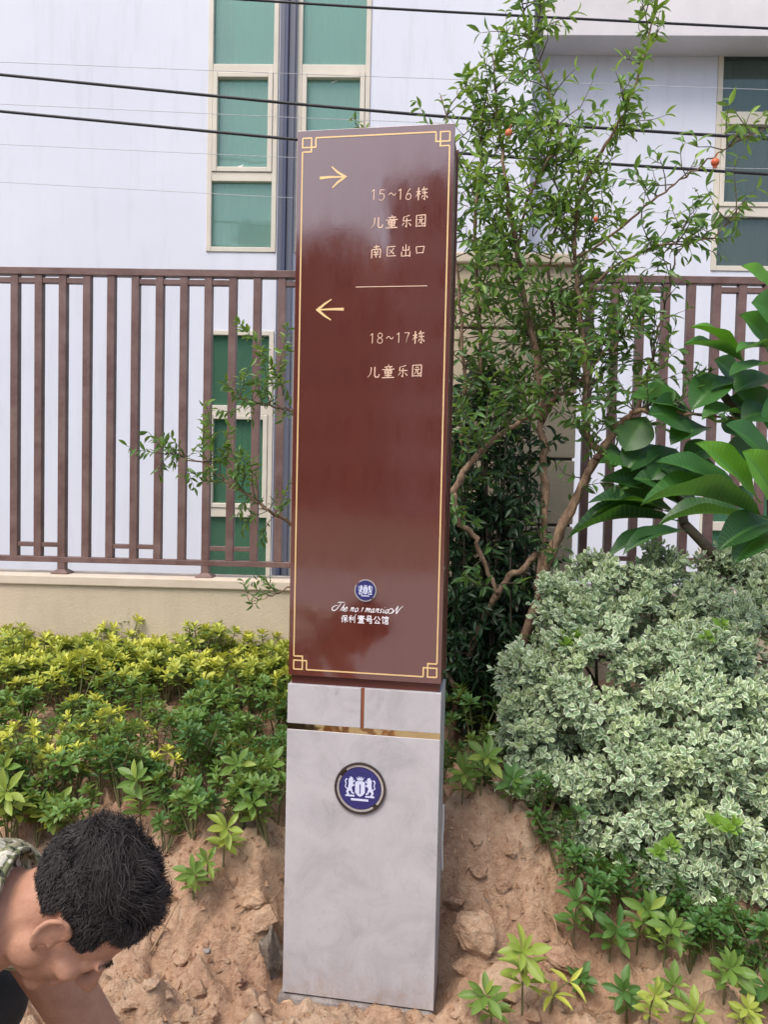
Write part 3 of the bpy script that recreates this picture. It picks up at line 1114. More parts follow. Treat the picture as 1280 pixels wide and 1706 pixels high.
# gold border: one line with a square knot at each corner
cTL, cTR, cBR, cBL = [np.array(SL(*p_)) for p_ in ((504.4, 232), (750.6, 219), (727.3, 1128), (489.8, 1114.5))]
xL, xR = (cTL[0] + cBL[0]) / 2, (cTR[0] + cBR[0]) / 2
zT, zBt = (cTL[1] + cTR[1]) / 2, (cBL[1] + cBR[1]) / 2
s = 0.0265
k = 1.48


def knot(cx, cz, dx, dz, rev=False):
    q = [(k * s, 0), (k * s, s), (0, s), (0, 0), (s, 0), (s, k * s), (0, k * s)]
    q = [(cx + dx * a, cz + dz * b) for a, b in q]
    return q[::-1] if rev else q


LWD = 0.0040
for i, (cx, cz, dx, dz) in enumerate(((xL, zT, 1, -1), (xR, zT, -1, -1), (xR, zBt, -1, 1), (xL, zBt, 1, 1))):
    g = Geo()
    q = knot(cx, cz, dx, dz)
    ribbon(g, q[:4], LWD, -0.0002, 0.0007)
    ribbon(g, [(q[3][0], q[3][1])] + q[4:], LWD, -0.0003, 0.00075)
    g.build('corner_knot', 'gold_paint', sign)
for a, b in (((xL + k * s, zT), (xR - k * s, zT)), ((xL + k * s, zBt), (xR - k * s, zBt)), ((xL, zT - k * s), (xL, zBt + k * s)), ((xR, zT - k * s), (xR, zBt + k * s))):
    g = Geo()
    ribbon(g, [a, b], LWD, -0.0004, 0.0008)
    g.build('border_line', 'gold_paint', sign)

# characters: strokes in a 100 x 100 box, y up.  h even/rising, v heavy, p tapering to the end, d drop, n growing
GL = {
    'dong': ['h 8 62 42 66', 'v 26 92 26 4', 'p 25 60 18 44 6 28', 'd 29 56 40 44', 'h 48 76 92 80', 'p 66 95 60 72 54 52', 'h 54 52 92 55', 'v 73 70 73 8 63 15', 'p 60 38 49 16', 'd 82 38 95 18'],
    'er': ['p 32 86 31 52 24 28 6 6', 'v 60 90 60 22 66 10 88 10 95 32'],
    'tong': ['d 50 98 53 87', 'h 22 80 80 84', 'd 36 78 41 67', 'p 66 80 58 66', 'h 6 62 94 66', 'v 25 54 29 30', 'h 25 54 76 57', 'v 76 57 72 30', 'h 30 43 72 45', 'h 29 31 72 33', 'v 50 55 50 4', 'h 24 18 76 20', 'h 6 4 94 7'],
    'le': ['p 76 94 52 87 30 83', 'v 30 83 24 51', 'h 24 51 90 56', 'v 53 74 53 6 41 14', 'p 33 38 14 13', 'd 68 38 90 15'],
    'yuan': ['v 14 90 14 2', 'h 14 90 86 93', 'v 86 93 86 2', 'h 37 74 64 76', 'h 27 57 73 60', 'p 44 56 40 36 25 20', 'v 56 57 56 28 60 23 74 24 76 35', 'h 14 8 86 9'],
    'nan': ['h 26 84 76 88', 'v 50 99 50 68', 'v 14 66 14 2', 'h 14 66 86 70', 'v 86 70 86 8 75 14', 'd 36 61 42 49', 'p 65 62 58 49', 'h 30 44 70 47', 'h 28 28 72 31', 'v 50 46 50 6'],
    'qu': ['h 12 86 86 90', 'p 72 75 52 46 26 24', 'd 34 64 52 46 76 26', 'v 16 86 16 8', 'h 16 8 92 11'],
    'chu': ['v 50 97 50 8', 'v 22 82 22 52', 'h 22 52 78 55', 'v 78 84 78 50', 'v 12 42 12 6', 'h 12 8 88 11', 'v 88 44 88 2'],
    'kou': ['v 16 80 24 16', 'h 16 80 86 84', 'v 86 84 76 18', 'h 24 22 77 25'],
    '1': ['h 28 76 52 94', 'v 52 94 52 4'],
    '5': ['h 80 93 34 93', 'v 34 93 29 56', 'n 29 56 48 62 68 57 79 42 76 22 60 8 38 6 22 14'],
    '6': ['p 66 96 44 72 28 44 22 28', 'n 22 28 26 12 44 4 64 8 77 24 74 44 58 54 40 50 26 36'],
    '7': ['h 22 92 82 92', 'p 82 92 60 50 48 4'],
    '8': ['n 50 52 30 60 24 76 34 90 50 95 66 90 75 76 68 60 50 52 28 40 20 24 30 8 50 3 70 8 80 24 71 40 50 52'],
    '~': ['n 2 44 22 58 42 56 60 44 80 42 98 56'],
    'bao': ['p 32 94 20 68 4 48', 'v 21 70 21 2', 'v 44 88 47 62', 'h 44 88 86 91', 'v 86 91 81 62', 'h 46 63 80 65', 'h 34 46 97 49', 'v 63 62 63 0', 'p 60 45 34 12', 'd 66 45 98 13'],
    'li': ['p 48 94 14 82', 'h 4 64 56 69', 'v 32 87 32 2', 'p 30 62 4 24', 'd 36 58 54 40', 'v 69 80 69 32', 'v 91 95 91 5 79 14'],
    'yi': ['b 4 90 96 90', 'b 50 100 50 77', 'b 18 77 82 77', 'b 6 52 6 63 94 63 94 52', 'b 24 51 76 51', 'b 26 40 74 40 74 23 26 23 26 40', 'b 34 20 38 8', 'b 66 20 62 8', 'b 3 4 97 4'],
    'hao': ['b 26 95 74 95 74 67 26 67 26 95', 'b 4 51 96 51', 'b 30 51 25 31 82 31 82 4 54 4'],
    'gong': ['b 38 94 6 48', 'b 62 94 94 48', 'b 50 52 22 8 80 8', 'b 66 36 88 2'],
    'guan': ['b 24 98 6 66', 'b 20 82 43 82 38 66', 'b 22 62 22 6 42 22', 'b 70 100 70 88', 'b 47 71 47 85 96 85 96 71', 'b 57 71 57 2', 'b 57 71 89 71 89 46 57 46', 'b 57 30 91 30 91 2 57 2'],
}


def smooth_path(P, n=4):
    P = np.array(P, float)
    if len(P) < 3:
        return P
    out = []
    Q = np.vstack([2 * P[0] - P[1], P, 2 * P[-1] - P[-2]])
    for i in range(1, len(Q) - 2):
        p0, p1, p2, p3 = Q[i - 1], Q[i], Q[i + 1], Q[i + 2]
        for t_ in np.linspace(0, 1, n, endpoint=False):
            out.append(0.5 * ((2 * p1) + (-p0 + p2) * t_ + (2 * p0 - 5 * p1 + 4 * p2 - p3) * t_ ** 2 + (-p0 + 3 * p1 - 3 * p2 + p3) * t_ ** 3))
    out.append(P[-1])
    return np.array(out)


def character(code, px, py, hpx, wpx, mat, name='character', weight=1.0, slant=0.0, y0=-0.0002):
    cx, cz = SL(px, py)
    sz, sw = hpx * MPP / 100.0, wpx * MPP / 100.0
    g = Geo()
    for i, stx in enumerate(GL[code]):
        kd, *nums = stx.split()
        P = np.array(nums, float).reshape(-1, 2)
        if kd in 'pnd' and len(P) > 2:
            P = smooth_path(P)
        tt = np.linspace(0, 1, len(P))
        w = {'h': 6.0 + 2.2 * tt, 'v': 8.6 - 1.0 * tt, 'p': 8.6 - 6.2 * tt, 'd': 4.2 + 6.0 * tt, 'n': 7.4 - 0.6 * tt, 'b': 10.5 + 0 * tt}[kd] * weight
        Q = [(cx + (a - 50) * sw + (b - 50) * sz * slant, cz + (b - 50) * sz) for a, b in P]
        ribbon(g, Q, list(w * (sz + sw) / 2), y0 - i * 0.00004, 0.0007)
    return g.build(name, mat, sign)


for code, x, y, h, w in [('1', 623, 325, 19, 16), ('5', 636.2, 325.5, 19, 15), ('~', 653.9, 324, 22, 12), ('1', 667.5, 324, 19, 16), ('6', 681, 324, 19, 15), ('dong', 703, 323, 23, 22),
                         ('er', 628.5, 371, 21, 22), ('tong', 653, 370, 22, 22), ('le', 677.3, 369, 21, 20), ('yuan', 701.5, 368, 21, 20),
                         ('nan', 627, 420, 22, 20), ('qu', 652, 419, 19, 19), ('chu', 676.5, 418, 21, 18), ('kou', 700, 417, 17, 19),
                         ('1', 620.5, 564, 18, 15), ('8', 633.5, 563.5, 18, 14), ('~', 650, 563, 22, 12), ('1', 664.5, 563, 18, 15), ('7', 677.5, 562.5, 18, 14), ('dong', 697.5, 562, 23, 22),
                         ('er', 622.5, 620, 21, 22), ('tong', 647, 619, 23, 23), ('le', 671, 618.5, 21, 20), ('yuan', 695, 617.5, 21, 20)]:
    character(code, x, y, h, w, 'gold_text', weight=0.98, slant=0.02)
g = Geo()
ribbon(g, [SL(593, 478.6), SL(712, 476.6)], 0.0022, -0.0002, 0.0006)
g.build('rule_line', 'gold_text', sign)
for sh, hd in (([(533, 297.5), (550, 295.8), (575, 295.3)], [(553, 278.5), (562, 287), (575.5, 295.3), (562.5, 305), (554, 314)]),
               ([(573, 515.6), (556, 515.4), (530, 516.6)], [(552.8, 499), (541, 507), (529.5, 516.6), (540.5, 526), (551.5, 533.6)])):
    g = Geo()
    ribbon(g, [SL(*p_) for p_ in sh], [0.0085, 0.0062, 0.004], -0.0002, 0.0009)
    ribbon(g, [SL(*p_) for p_ in hd], [0.0030, 0.0060, 0.0075, 0.0062, 0.0032], -0.00028, 0.0009)
    g.build('arrow', 'gold_paint', sign)

# script lettering: "The no.1 mansioN" drawn as pen strokes, units of x-height, sheared
SCR = [
    ('T', 0.0, [[(1.5, 2.15), (0.9, 2.25), (0.3, 2.05), (0.9, 2.2), (1.9, 2.25)], [(1.15, 2.15), (0.95, 1.2), (0.6, 0.3), (0.15, 0.0), (-0.35, 0.25), (-0.45, 0.8), (0.0, 1.25), (0.6, 1.35)]]),
    ('h', 1.55, [[(0.1, 0.0), (0.35, 1.0), (0.6, 1.9)], [(0.15, 0.3), (0.4, 0.85), (0.65, 0.95), (0.7, 0.6), (0.62, 0.1), (0.85, 0.1)]]),
    ('e', 2.45, [[(0.1, 0.45), (0.5, 0.55), (0.6, 0.85), (0.35, 1.0), (0.1, 0.6), (0.15, 0.1), (0.5, 0.02), (0.85, 0.3)]]),
    ('n', 3.9, [[(0.0, 0.8), (0.2, 1.0), (0.1, 0.0)], [(0.15, 0.4), (0.45, 0.95), (0.65, 0.9), (0.62, 0.1), (0.85, 0.15)]]),
    ('o', 4.95, [[(0.45, 1.0), (0.1, 0.7), (0.1, 0.15), (0.4, 0.0), (0.7, 0.35), (0.7, 0.8), (0.45, 1.0)]]),
    ('.', 5.95, [[(0.0, 0.02), (0.12, 0.1)]]),
    ('1', 6.3, [[(0.15, 0.85), (0.4, 1.05), (0.3, 0.0)]]),
    ('m', 7.4, [[(0.0, 0.8), (0.2, 1.0), (0.1, 0.0)], [(0.15, 0.4), (0.42, 0.95), (0.58, 0.9), (0.52, 0.0)], [(0.57, 0.4), (0.85, 0.95), (1.02, 0.9), (0.98, 0.1), (1.2, 0.15)]]),
    ('a', 8.75, [[(0.7, 0.95), (0.35, 0.95), (0.08, 0.5), (0.2, 0.05), (0.5, 0.2), (0.72, 0.9)], [(0.72, 0.95), (0.68, 0.1), (0.92, 0.15)]]),
    ('n', 9.8, [[(0.0, 0.8), (0.2, 1.0), (0.1, 0.0)], [(0.15, 0.4), (0.45, 0.95), (0.65, 0.9), (0.62, 0.1), (0.85, 0.15)]]),
    ('s', 10.75, [[(0.62, 0.85), (0.38, 1.0), (0.18, 0.78), (0.32, 0.52), (0.5, 0.3), (0.38, 0.04), (0.05, 0.12)]]),
    ('i', 11.55, [[(0.1, 0.9), (0.18, 0.1), (0.42, 0.15)], [(0.2, 1.35), (0.27, 1.42)]]),
    ('o', 12.1, [[(0.45, 1.0), (0.1, 0.7), (0.1, 0.15), (0.4, 0.0), (0.7, 0.35), (0.7, 0.8), (0.45, 1.0)]]),
    ('N', 13.3, [[(-0.6, 0.35), (-0.55, 0.9), (0.0, 1.2), (0.5, 0.8), (0.45, 0.2), (0.0, 0.0), (-0.45, 0.2)], [(0.5, 0.0), (1.0, 1.0), (1.25, 1.9), (1.35, 0.9), (1.55, 0.0), (1.9, 1.2), (2.4, 2.0)]]),
]
p0 = np.array(SL(555.5, 1017.0))
p1 = np.array(SL(666.0, 1022.5))
exd = (p1 - p0) / 15.6
ezd = 6.6 * MPP
for j, (nm, off, sts) in enumerate(SCR):
    g = Geo()
    for i, st_ in enumerate(sts):
        P = smooth_path(st_, 4)
        Q = [p0 + exd * (off + a + 0.35 * b) + np.array([0, ezd * b]) for a, b in P]
        tt = np.linspace(0, 1, len(P))
        ribbon(g, Q, list(0.00125 + 0.0013 * np.sin(math.pi * tt)), -0.0002 - 0.00004 * (i + 3 * (j % 3)), 0.0006)
    g.build('script_letter', 'white_paint', sign)
for code, x, y in (('bao', 574, 1030.5), ('li', 586.5, 1031), ('yi', 602, 1031.6), ('hao', 615.3, 1032), ('gong', 628.4, 1032.6), ('guan', 641.6, 1033)):
    character(code, x, y, 13.0, 12.2, 'white_paint', weight=1.35 if code in ('bao', 'li') else 1.15)
g = Geo()
cx, cz = SL(593, 1024)
ribbon(g, [(cx + 0.0012 * math.cos(a), cz + 0.0012 * math.sin(a)) for a in np.arange(8) * math.pi / 4], 0.0008, -0.0002, 0.0005, closed=True)
g.build('registered_mark', 'white_paint', sign)


def ring(g, cx, cz, r0, r1, y0, th, a0=0.0, a1=360.0, n=64):
    full = abs(a1 - a0) >= 360
    A = np.radians(np.linspace(a0, a1, n + 1))
    V, F = [], []
    for a in A:
        for r in (r0, r1):
            V += [(cx + r * math.cos(a), y0 - th, cz + r * math.sin(a)), (cx + r * math.cos(a), y0, cz + r * math.sin(a))]
    for i in range(n):
        a, b = 4 * i, 4 * (i + 1)
        F += [(a, b, b + 2, a + 2), (a + 2, b + 2, b + 3, a + 3), (a, a + 1, b + 1, b)]
    if not full:
        F += [(0, 2, 3, 1), (4 * n, 4 * n + 1, 4 * n + 3, 4 * n + 2)]
    g.add(V, F)


def poly(g, pts, cx, cz, u, y0, th):
    V = [(cx + a * u, y0 - th, cz + b * u) for a, b in pts] + [(cx + a * u, y0, cz + b * u) for a, b in pts]
    n = len(pts)
    F = [tuple(range(n))] + [(i, i + n, (i + 1) % n + n, (i + 1) % n) for i in range(n)]
    g.add(V, F)


def emblem(px, py, rpx, dark_ring):
    cx, cz = SL(px, py)
    u = rpx * MPP
    e = bpy.data.objects.new('emblem', None)
    COL.objects.link(e)
    e.parent = sign
    e['label'] = 'round blue badge with two pale lions holding a shield'
    B = -0.0006
    g = Geo()
    n = 56
    poly(g, [(math.cos(i * 2 * math.pi / n), math.sin(i * 2 * math.pi / n)) for i in range(n)], cx, cz, u, B, 0.0035)
    g.build('disc', 'emblem_blue', e)
    g = Geo()
    for a0, a1 in ((-42, 128), (150, 306)):
        ring(g, cx, cz, u * 1.035, u * 1.135, B, 0.0032, a0, a1, 48)
    g.build('silver_ring', 'emblem_silver', e)
    if dark_ring:
        g = Geo()
        ring(g, cx, cz, u * 1.15, u * 1.245, B, 0.006)
        g.build('outer_ring', 'emblem_bronze', e)
        g = Geo()
        ring(g, cx, cz, u * 1.005, u * 1.145, B, 0.0012)
        g.build('ring_groove', 'emblem_bronze', e)
    F0 = B - 0.0037
    g = Geo()
    poly(g, [(-0.24, 0.30), (-0.10, 0.36), (0.10, 0.36), (0.24, 0.30), (0.24, -0.18), (0.14, -0.32), (0.0, -0.40), (-0.14, -0.32), (-0.24, -0.18)], cx, cz, u, F0, 0.0008)
    g.build('shield', 'emblem_pale', e)
    g = Geo()
    poly(g, [(-0.025, 0.2), (0.025, 0.2), (0.025, -0.25), (-0.025, -0.25)], cx, cz, u, F0 - 0.0009, 0.0004)
    g.build('numeral', 'emblem_blue', e)
    g = Geo()
    poly(g, [(-0.13, 0.39), (0.13, 0.39), (0.20, 0.56), (0.10, 0.47), (0.06, 0.60), (0.0, 0.48), (-0.06, 0.60), (-0.10, 0.47), (-0.20, 0.56)], cx, cz, u, F0, 0.0008)
    g.build('crown', 'emblem_pale', e)
    for sgn in (-1, 1):
        g = Geo()
        T = lambda L: [(cx + sgn * a * u, cz + b * u) for a, b in L]
        wv = lambda *a: [x * u for x in a]
        for i, (pts, ws) in enumerate((
                ([(0.50, 0.46), (0.46, 0.34), (0.44, 0.18), (0.50, 0.0), (0.56, -0.12)], (0.13, 0.20, 0.22, 0.17, 0.13)),
                ([(0.50, 0.46), (0.40, 0.44), (0.35, 0.38)], (0.18, 0.15, 0.07)),
                ([(0.42, 0.28), (0.32, 0.32), (0.25, 0.38)], (0.09, 0.07, 0.05)),
                ([(0.44, 0.16), (0.34, 0.13), (0.26, 0.16)], (0.09, 0.07, 0.05)),
                ([(0.54, -0.06), (0.42, -0.08), (0.38, -0.22), (0.28, -0.26)], (0.14, 0.10, 0.07, 0.06)),
                ([(0.56, -0.08), (0.62, -0.20), (0.56, -0.30), (0.62, -0.33)], (0.14, 0.10, 0.07, 0.05)),
                ([(0.60, -0.06), (0.72, 0.04), (0.68, 0.20), (0.72, 0.34), (0.64, 0.44)], (0.04, 0.04, 0.045, 0.05, 0.08)),
                ([(0.26, -0.37), (0.70, -0.37)], (0.08, 0.08)))):
            ribbon(g, [np.array(q_) for q_ in T(pts)], wv(*ws), F0 - 0.00006 * i, 0.0008)
        g.build('lion', 'emblem_pale', e)
    g = Geo()
    poly(g, [(-0.44, -0.50), (0.40, -0.50), (0.42, -0.60), (-0.42, -0.60)], cx, cz, u, F0, 0.0008)
    g.build('banner', 'emblem_pale', e)


emblem(609.5, 983.4, 16.3, False)
emblem(600.5, 1312.3, 35.2, True)

# rough concrete left round the foot of the sign, and a stray white cable
g = Geo()


def rock(g, c, r, sq=(1, 1, 0.7), seed=0, sub=3, rough=0.35):
    bm = bmesh.new()
    bmesh.ops.create_icosphere(bm, subdivisions=sub, radius=1.0)
    rs = np.random.default_rng(seed)
    o1 = rs.random(2) * 50
    pn = rs.normal(size=(16, 3))
    pn /= np.linalg.norm(pn, axis=1)[:, None]
    pdist = rs.uniform(0.55, 0.95, 16)
    for v in bm.verts:
        p_ = v.co
        n_ = float(fbm(np.array([p_.x * 1.3 + p_.z + o1[0]]), np.array([p_.y * 1.3 - p_.z * 0.7 + o1[1]]), 4, 1.4)[0])
        q_ = np.array(p_)
        for a_, b_ in zip(pn, pdist):
            k_ = q_ @ a_ - b_
            if k_ > 0:
                q_ = q_ - a_ * k_ * 0.92
        p_ = Vector(q_)
        f_ = 1 + rough * 1.3 * n_
        v.co = Vector((c[0] + r * sq[0] * p_.x * f_, c[1] + r * sq[1] * p_.y * f_, c[2] + r * sq[2] * p_.z * f_))
    g.bm(bm, smooth=sub > 2)


ft = thing('concrete_footing', (SX, SY + 0.08, -0.06), 'broken grey concrete footing under the sign base', 'footing', -SYAW)
g = Geo()
g.box((-0.235, -0.095, -0.04), (0.24, 0.14, 0.054), bev=0.014)
g.build('slab', 'mortar', ft)
for i in range(34):
    g = Geo()
    rock(g, (-0.27 + 0.55 * (i / 33.0) + random.uniform(-0.02, 0.02), -0.11 + random.uniform(-0.06, 0.02), 0.030 + random.uniform(-0.01, 0.014)), random.uniform(0.014, 0.040), (1.3, 1, 0.6), i, 3)
    g.build('lump', ('mortar', 'clod', 'mortar', 'rock_grey', 'clod')[i % 5] if i != 21 else 'plaque_white', ft)
g = Geo()
pA, pB, pC, pD = W(739, 1340, 2.45), W(738, 1375, 2.44), W(736.5, 1402, 2.42), W(737, 1450, 2.41)
g.tube(smooth_path([pA, pB, pC, pD], 6), 0.004, 8)
tag(g.build('loose_cable', 'white_cable'), 'short white cable hanging beside the right edge of the grey base', 'cable')

# ------------------------------------------------------------------ stones, clods, litter on the soil
def clod(px, py, rpx, mat, label, sq=(1.1, 1, 0.75), seed=0, cat='clod', name='earth_clod', group=None):
    p_ = G(px, py)
    r = rpx * p_[1] / FPX
    g = Geo()
    rock(g, p_ + np.array([0, 0, -r * 0.1]), r, sq, seed + 40, 4 if r < 0.04 else 5, 0.6)
    tag(g.build(name, mat, None, tuple(p_)), label, cat, group)


clod(452, 1590, 34, 'rock_grey', 'grey brown stone leaning against the left foot of the sign base', (0.75, 0.8, 1.6), 1, 'stone', 'stone')
clod(860, 1640, 50, 'soil', 'broad pale clod of orange earth right of the sign base', (1.3, 1.1, 0.9), 2)
clod(790, 1560, 40, 'soil', 'dark cracked clod of earth touching the right side of the base', (1.0, 1.0, 1.0), 3)
clod(440, 1530, 30, 'soil', 'lumpy earth clod left of the base above the grey stone', (1.0, 1.0, 0.9), 4)
clod(935, 1600, 30, 'soil', 'earth clod under the long leaved sprigs right of the sign', (1.2, 1.0, 0.8), 5)
for i, (px, py, r) in enumerate([(395, 1630, 15), (330, 1650, 19), (370, 1600, 12), (415, 1665, 17), (300, 1600, 13), (345, 1570, 11), (250, 1640, 14), (420, 1500, 14), (390, 1470, 11), (760, 1500, 18), (800, 1450, 15),
                                 (840, 1480, 14), (775, 1610, 15), (820, 1600, 12), (885, 1690, 16), (930, 1680, 12), (760, 1690, 12), (310, 1690, 17), (220, 1690, 13), (260, 1570, 10), (405, 1430, 10), (795, 1400, 13), (850, 1420, 12),
                                 (280, 1660, 10), (350, 1695, 13), (440, 1690, 11), (905, 1560, 11), (960, 1640, 12)]):
    clod(px, py, r, 'soil', 'small loose clod of orange earth lying on the dug soil', (random.uniform(0.9, 1.4), 1, random.uniform(0.6, 0.9)), 60 + i, group='small loose clods on the dug soil')
clod(345, 1585, 6, 'mortar', 'tiny pale stone chip lying between the worker and the sign', seed=99, cat='stone', name='stone')
g = Geo()
bm = bmesh.new()
CX, CYY = rng.uniform(-1.3, 0.9, 4200), rng.uniform(1.95, 3.0, 4200)
CZ = ground_h(CX, CYY)
for i in range(4200):
    p_ = np.array([CX[i], CYY[i], CZ[i]])
    r = 0.003 + 0.010 * random.random() ** 3
    a = rng.normal(size=(4, 3))
    a /= np.linalg.norm(a, axis=1)[:, None]
    base = np.array([[1, 0, -0.5], [-0.5, 0.87, -0.5], [-0.5, -0.87, -0.5], [0, 0, 1.0]]) + 0.35 * a
    g.add(p_ + np.array([0, 0, r * 0.3]) + base * r, [(0, 2, 1), (0, 1, 3), (1, 2, 3), (2, 0, 3)])
bm.free()
tag(g.build('soil_crumbs', 'clod'), 'loose crumbs of orange earth scattered over the dug soil', 'soil', kind='stuff')
DRY = leaf_tpl(0.35, 3, 2, 0.5, 0.5)
g = Geo()
n = 1500
LX, LYY = rng.uniform(-2.1, 1.2, n), rng.uniform(2.35, 4.0, n)
P = np.stack([LX, LYY, ground_h(LX, LYY) + 0.006], 1)
D = rng.normal(size=(n, 3)) * [1, 1, 0.25]
g.leaves(DRY, P, D, rand_unit(n) * 0.5 + [0, 0, 1], rng.uniform(0.015, 0.045, n), rng.random(n), np.zeros(n))
LX, LYY = rng.uniform(-2.0, -0.3, 420), rng.uniform(2.5, 3.9, 420)
LZ = ground_h(LX, LYY) + 0.012
for i in range(420):
    p_ = np.array([LX[i], LYY[i], LZ[i]])
    d_ = rng.normal(size=3) * [1, 1, 0.35]
    d_ = d_ / np.linalg.norm(d_) * random.uniform(0.04, 0.16)
    g.tube([p_, p_ + d_ * 0.5 + [0, 0, 0.01], p_ + d_], 0.0012, 4, caps=False)
tag(g.build('leaf_litter', 'dry_leaf'), 'brown dead leaves and twigs on the soil under the plants', 'litter', kind='stuff')
for i, (a, b, lab) in enumerate((((55, 1280), (140, 1345), 'long bare dry twig lying left above the worker'), ((250, 1600), (298, 1520), 'thin straw standing out of the soil right of the worker'), ((905, 1530), (930, 1590), 'thin brown twig lying on the soil right of the sign'))):
    A, B = G(*a) + [0, 0, 0.02], G(*b) + [0, 0, 0.035]
    g = Geo()
    g.tube(smooth_path([A, (A + B) / 2 + [0.01, 0, 0.02], B], 5), [0.0035] * 4 + [0.003] * 3 + [0.002] * 4, 6)
    tag(g.build('dry_twig', 'dry_stem', None, tuple(A)), lab, 'twig')

# ------------------------------------------------------------------ azaleas of the bed
AZ = leaf_tpl(0.36, 4, 2, 0.28, 0.16, 1.3)
AZW = leaf_tpl(0.40, 4, 2, 0.22, 0.30, 0.8)


def whorl(c, axis, n, size, spread, tint, young, acc, tj=0.2):
    axis = unit(axis)
    a = unit(np.cross(axis, [0.3, 0.9, 0.2]))
    b = np.cross(axis, a)
    for i in range(n):
        ph = i * 2.399 + random.uniform(-0.3, 0.3)
        k = i / max(1, n - 1)
        sp = spread * (1.15 - 0.75 * k) + random.uniform(-0.12, 0.12)
        d = axis * math.cos(sp) + (a * math.cos(ph) + b * math.sin(ph)) * math.sin(sp)
        nrm = axis * math.sin(sp) - (a * math.cos(ph) + b * math.sin(ph)) * math.cos(sp) + 0.3 * rng.normal(size=3)
        if nrm @ axis < 0:
            nrm = -nrm
        acc.append((c + axis * (0.010 * k), d, nrm, size * random.uniform(0.75, 1.1) * (1 - 0.25 * k), float(np.clip(tint + random.uniform(-tj, tj), 0, 1)), float(np.clip(young * (0.55 + 0.6 * k) * random.uniform(0.8, 1.1), 0, 1))))


def flush(g, acc, tpl, mi=0):
    if acc:
        g.leaves(tpl, *[np.array([r[i] for r in acc]) for i in range(6)], mi=mi)


def azalea_mesh(h, nst, size, young, tint, seed, bare=0.45):
    random.seed(seed)
    g = Geo()
    acc = []
    for s_ in range(nst):
        ph = random.uniform(0, 6.28)
        ln = random.uniform(0.02, 0.09) * (1 if nst > 1 else 0.3)
        top = np.array([math.cos(ph) * ln, math.sin(ph) * ln, h * random.uniform(0.7, 1.1)])
        mid = top * [0.5, 0.5, 0.5] + np.array([random.uniform(-0.01, 0.01), random.uniform(-0.01, 0.01), 0])
        g.tube(smooth_path([np.array([0, 0, -0.03]), mid, top], 3), [0.0035] * 3 + [0.0028] * 3 + [0.0022], 5, mi=1, caps=False)
        ax = unit(np.array([top[0] * 3, top[1] * 3, 0.35]))
        whorl(top, ax, random.randint(9, 13), size, 1.15, tint, young, acc)
        for q_ in range(random.randint(7, 11)):
            t_ = random.uniform(bare, 0.98)
            c_ = mid * (1 - t_) * 0 + (mid + (top - mid) * ((t_ - 0.3) / 0.7)) if t_ > 0.3 else mid
            d_ = np.array([math.cos(q_ * 2.4), math.sin(q_ * 2.4), random.uniform(-0.1, 0.6)])
            acc.append((c_, d_, np.array([0, 0, 1.0]) + 0.4 * rng.normal(size=3), size * random.uniform(0.6, 1.0), max(0, tint - 0.2 + random.uniform(-0.2, 0.2)), young * 0.15))
    flush(g, acc, AZ, 0)
    return g


yel, gre, dkg = [], [], []
for i in range(6):
    yel.append(azalea_mesh(random.uniform(0.13, 0.20), 6, 0.046, 0.98 if i % 2 else 0.66, 0.85, 100 + i))
    gre.append(azalea_mesh(random.uniform(0.12, 0.20), 6, 0.047, 0.06, 0.72, 200 + i))
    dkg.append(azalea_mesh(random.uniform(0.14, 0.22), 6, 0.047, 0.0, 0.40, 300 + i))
random.seed(11)
pool = {}
PLANT_N = 0


def put_azalea(kind, i, x, y, sc, label, group, dz=0.0):
    key = (kind, i)
    p_ = on_ground(x, y)
    if key not in pool:
        o = {'y': yel, 'g': gre, 'd': dkg}[kind][i].build('azalea_plant', ['leaf_azalea', 'stem_green'])
        pool[key] = o.data
    else:
        o = inst('azalea_plant', pool[key])
    o.location = V3(p_ + [0, 0, dz])
    o.scale = (sc, sc, sc * random.uniform(0.9, 1.15))
    o.rotation_euler = (random.uniform(-0.15, 0.15), random.uniform(-0.15, 0.15), random.uniform(0, 6.28))
    tag(o, label, 'plant', group)


pts = []


def free(x, y, r):
    for a, b, c_ in pts:
        if (a - x) ** 2 + (b - y) ** 2 < (0.5 * (r + c_)) ** 2:
            return False
    pts.append((x, y, r))
    return True


LY = ('azalea plant with yellow green tips in the band along the foot of the wall', 'yellow tipped azaleas along the wall')
LM = ('low green azalea plant in the middle of the bed left of the sign', 'green azaleas in the bed left of the sign')
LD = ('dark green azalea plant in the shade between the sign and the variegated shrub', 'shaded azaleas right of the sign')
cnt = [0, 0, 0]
for _ in range(9000):
    x, y = random.uniform(-2.05, -0.33), random.uniform(2.7, 3.95)
    back = y > 3.48 + 0.08 * math.sin(x * 5)
    if back:
        if free(x, y, 0.076) and cnt[0] < 150:
            put_azalea('y', random.randrange(6), x, y, random.uniform(0.95, 1.25) * (1.0 if y < 3.8 else 0.92), *LY)
            cnt[0] += 1
    else:
        # thinner, with bare patches
        nz = float(fbm(np.array([x]), np.array([y]), 2, 2.1)[0])
        right = x > -0.95
        if y < (2.74 if right else 2.86) or (nz < -0.09 and not right):
            continue
        if free(x, y, 0.094 if right else 0.112) and cnt[1] < 130:
            if random.random() < 0.14 and not right:
                put_azalea('y', random.randrange(6), x, y, random.uniform(0.8, 1.0), 'yellow tipped azalea plant standing singly among green ones left of the sign', 'single yellow azaleas in the green bed')
            else:
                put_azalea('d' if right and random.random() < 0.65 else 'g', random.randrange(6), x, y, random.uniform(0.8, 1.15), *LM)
            cnt[1] += 1
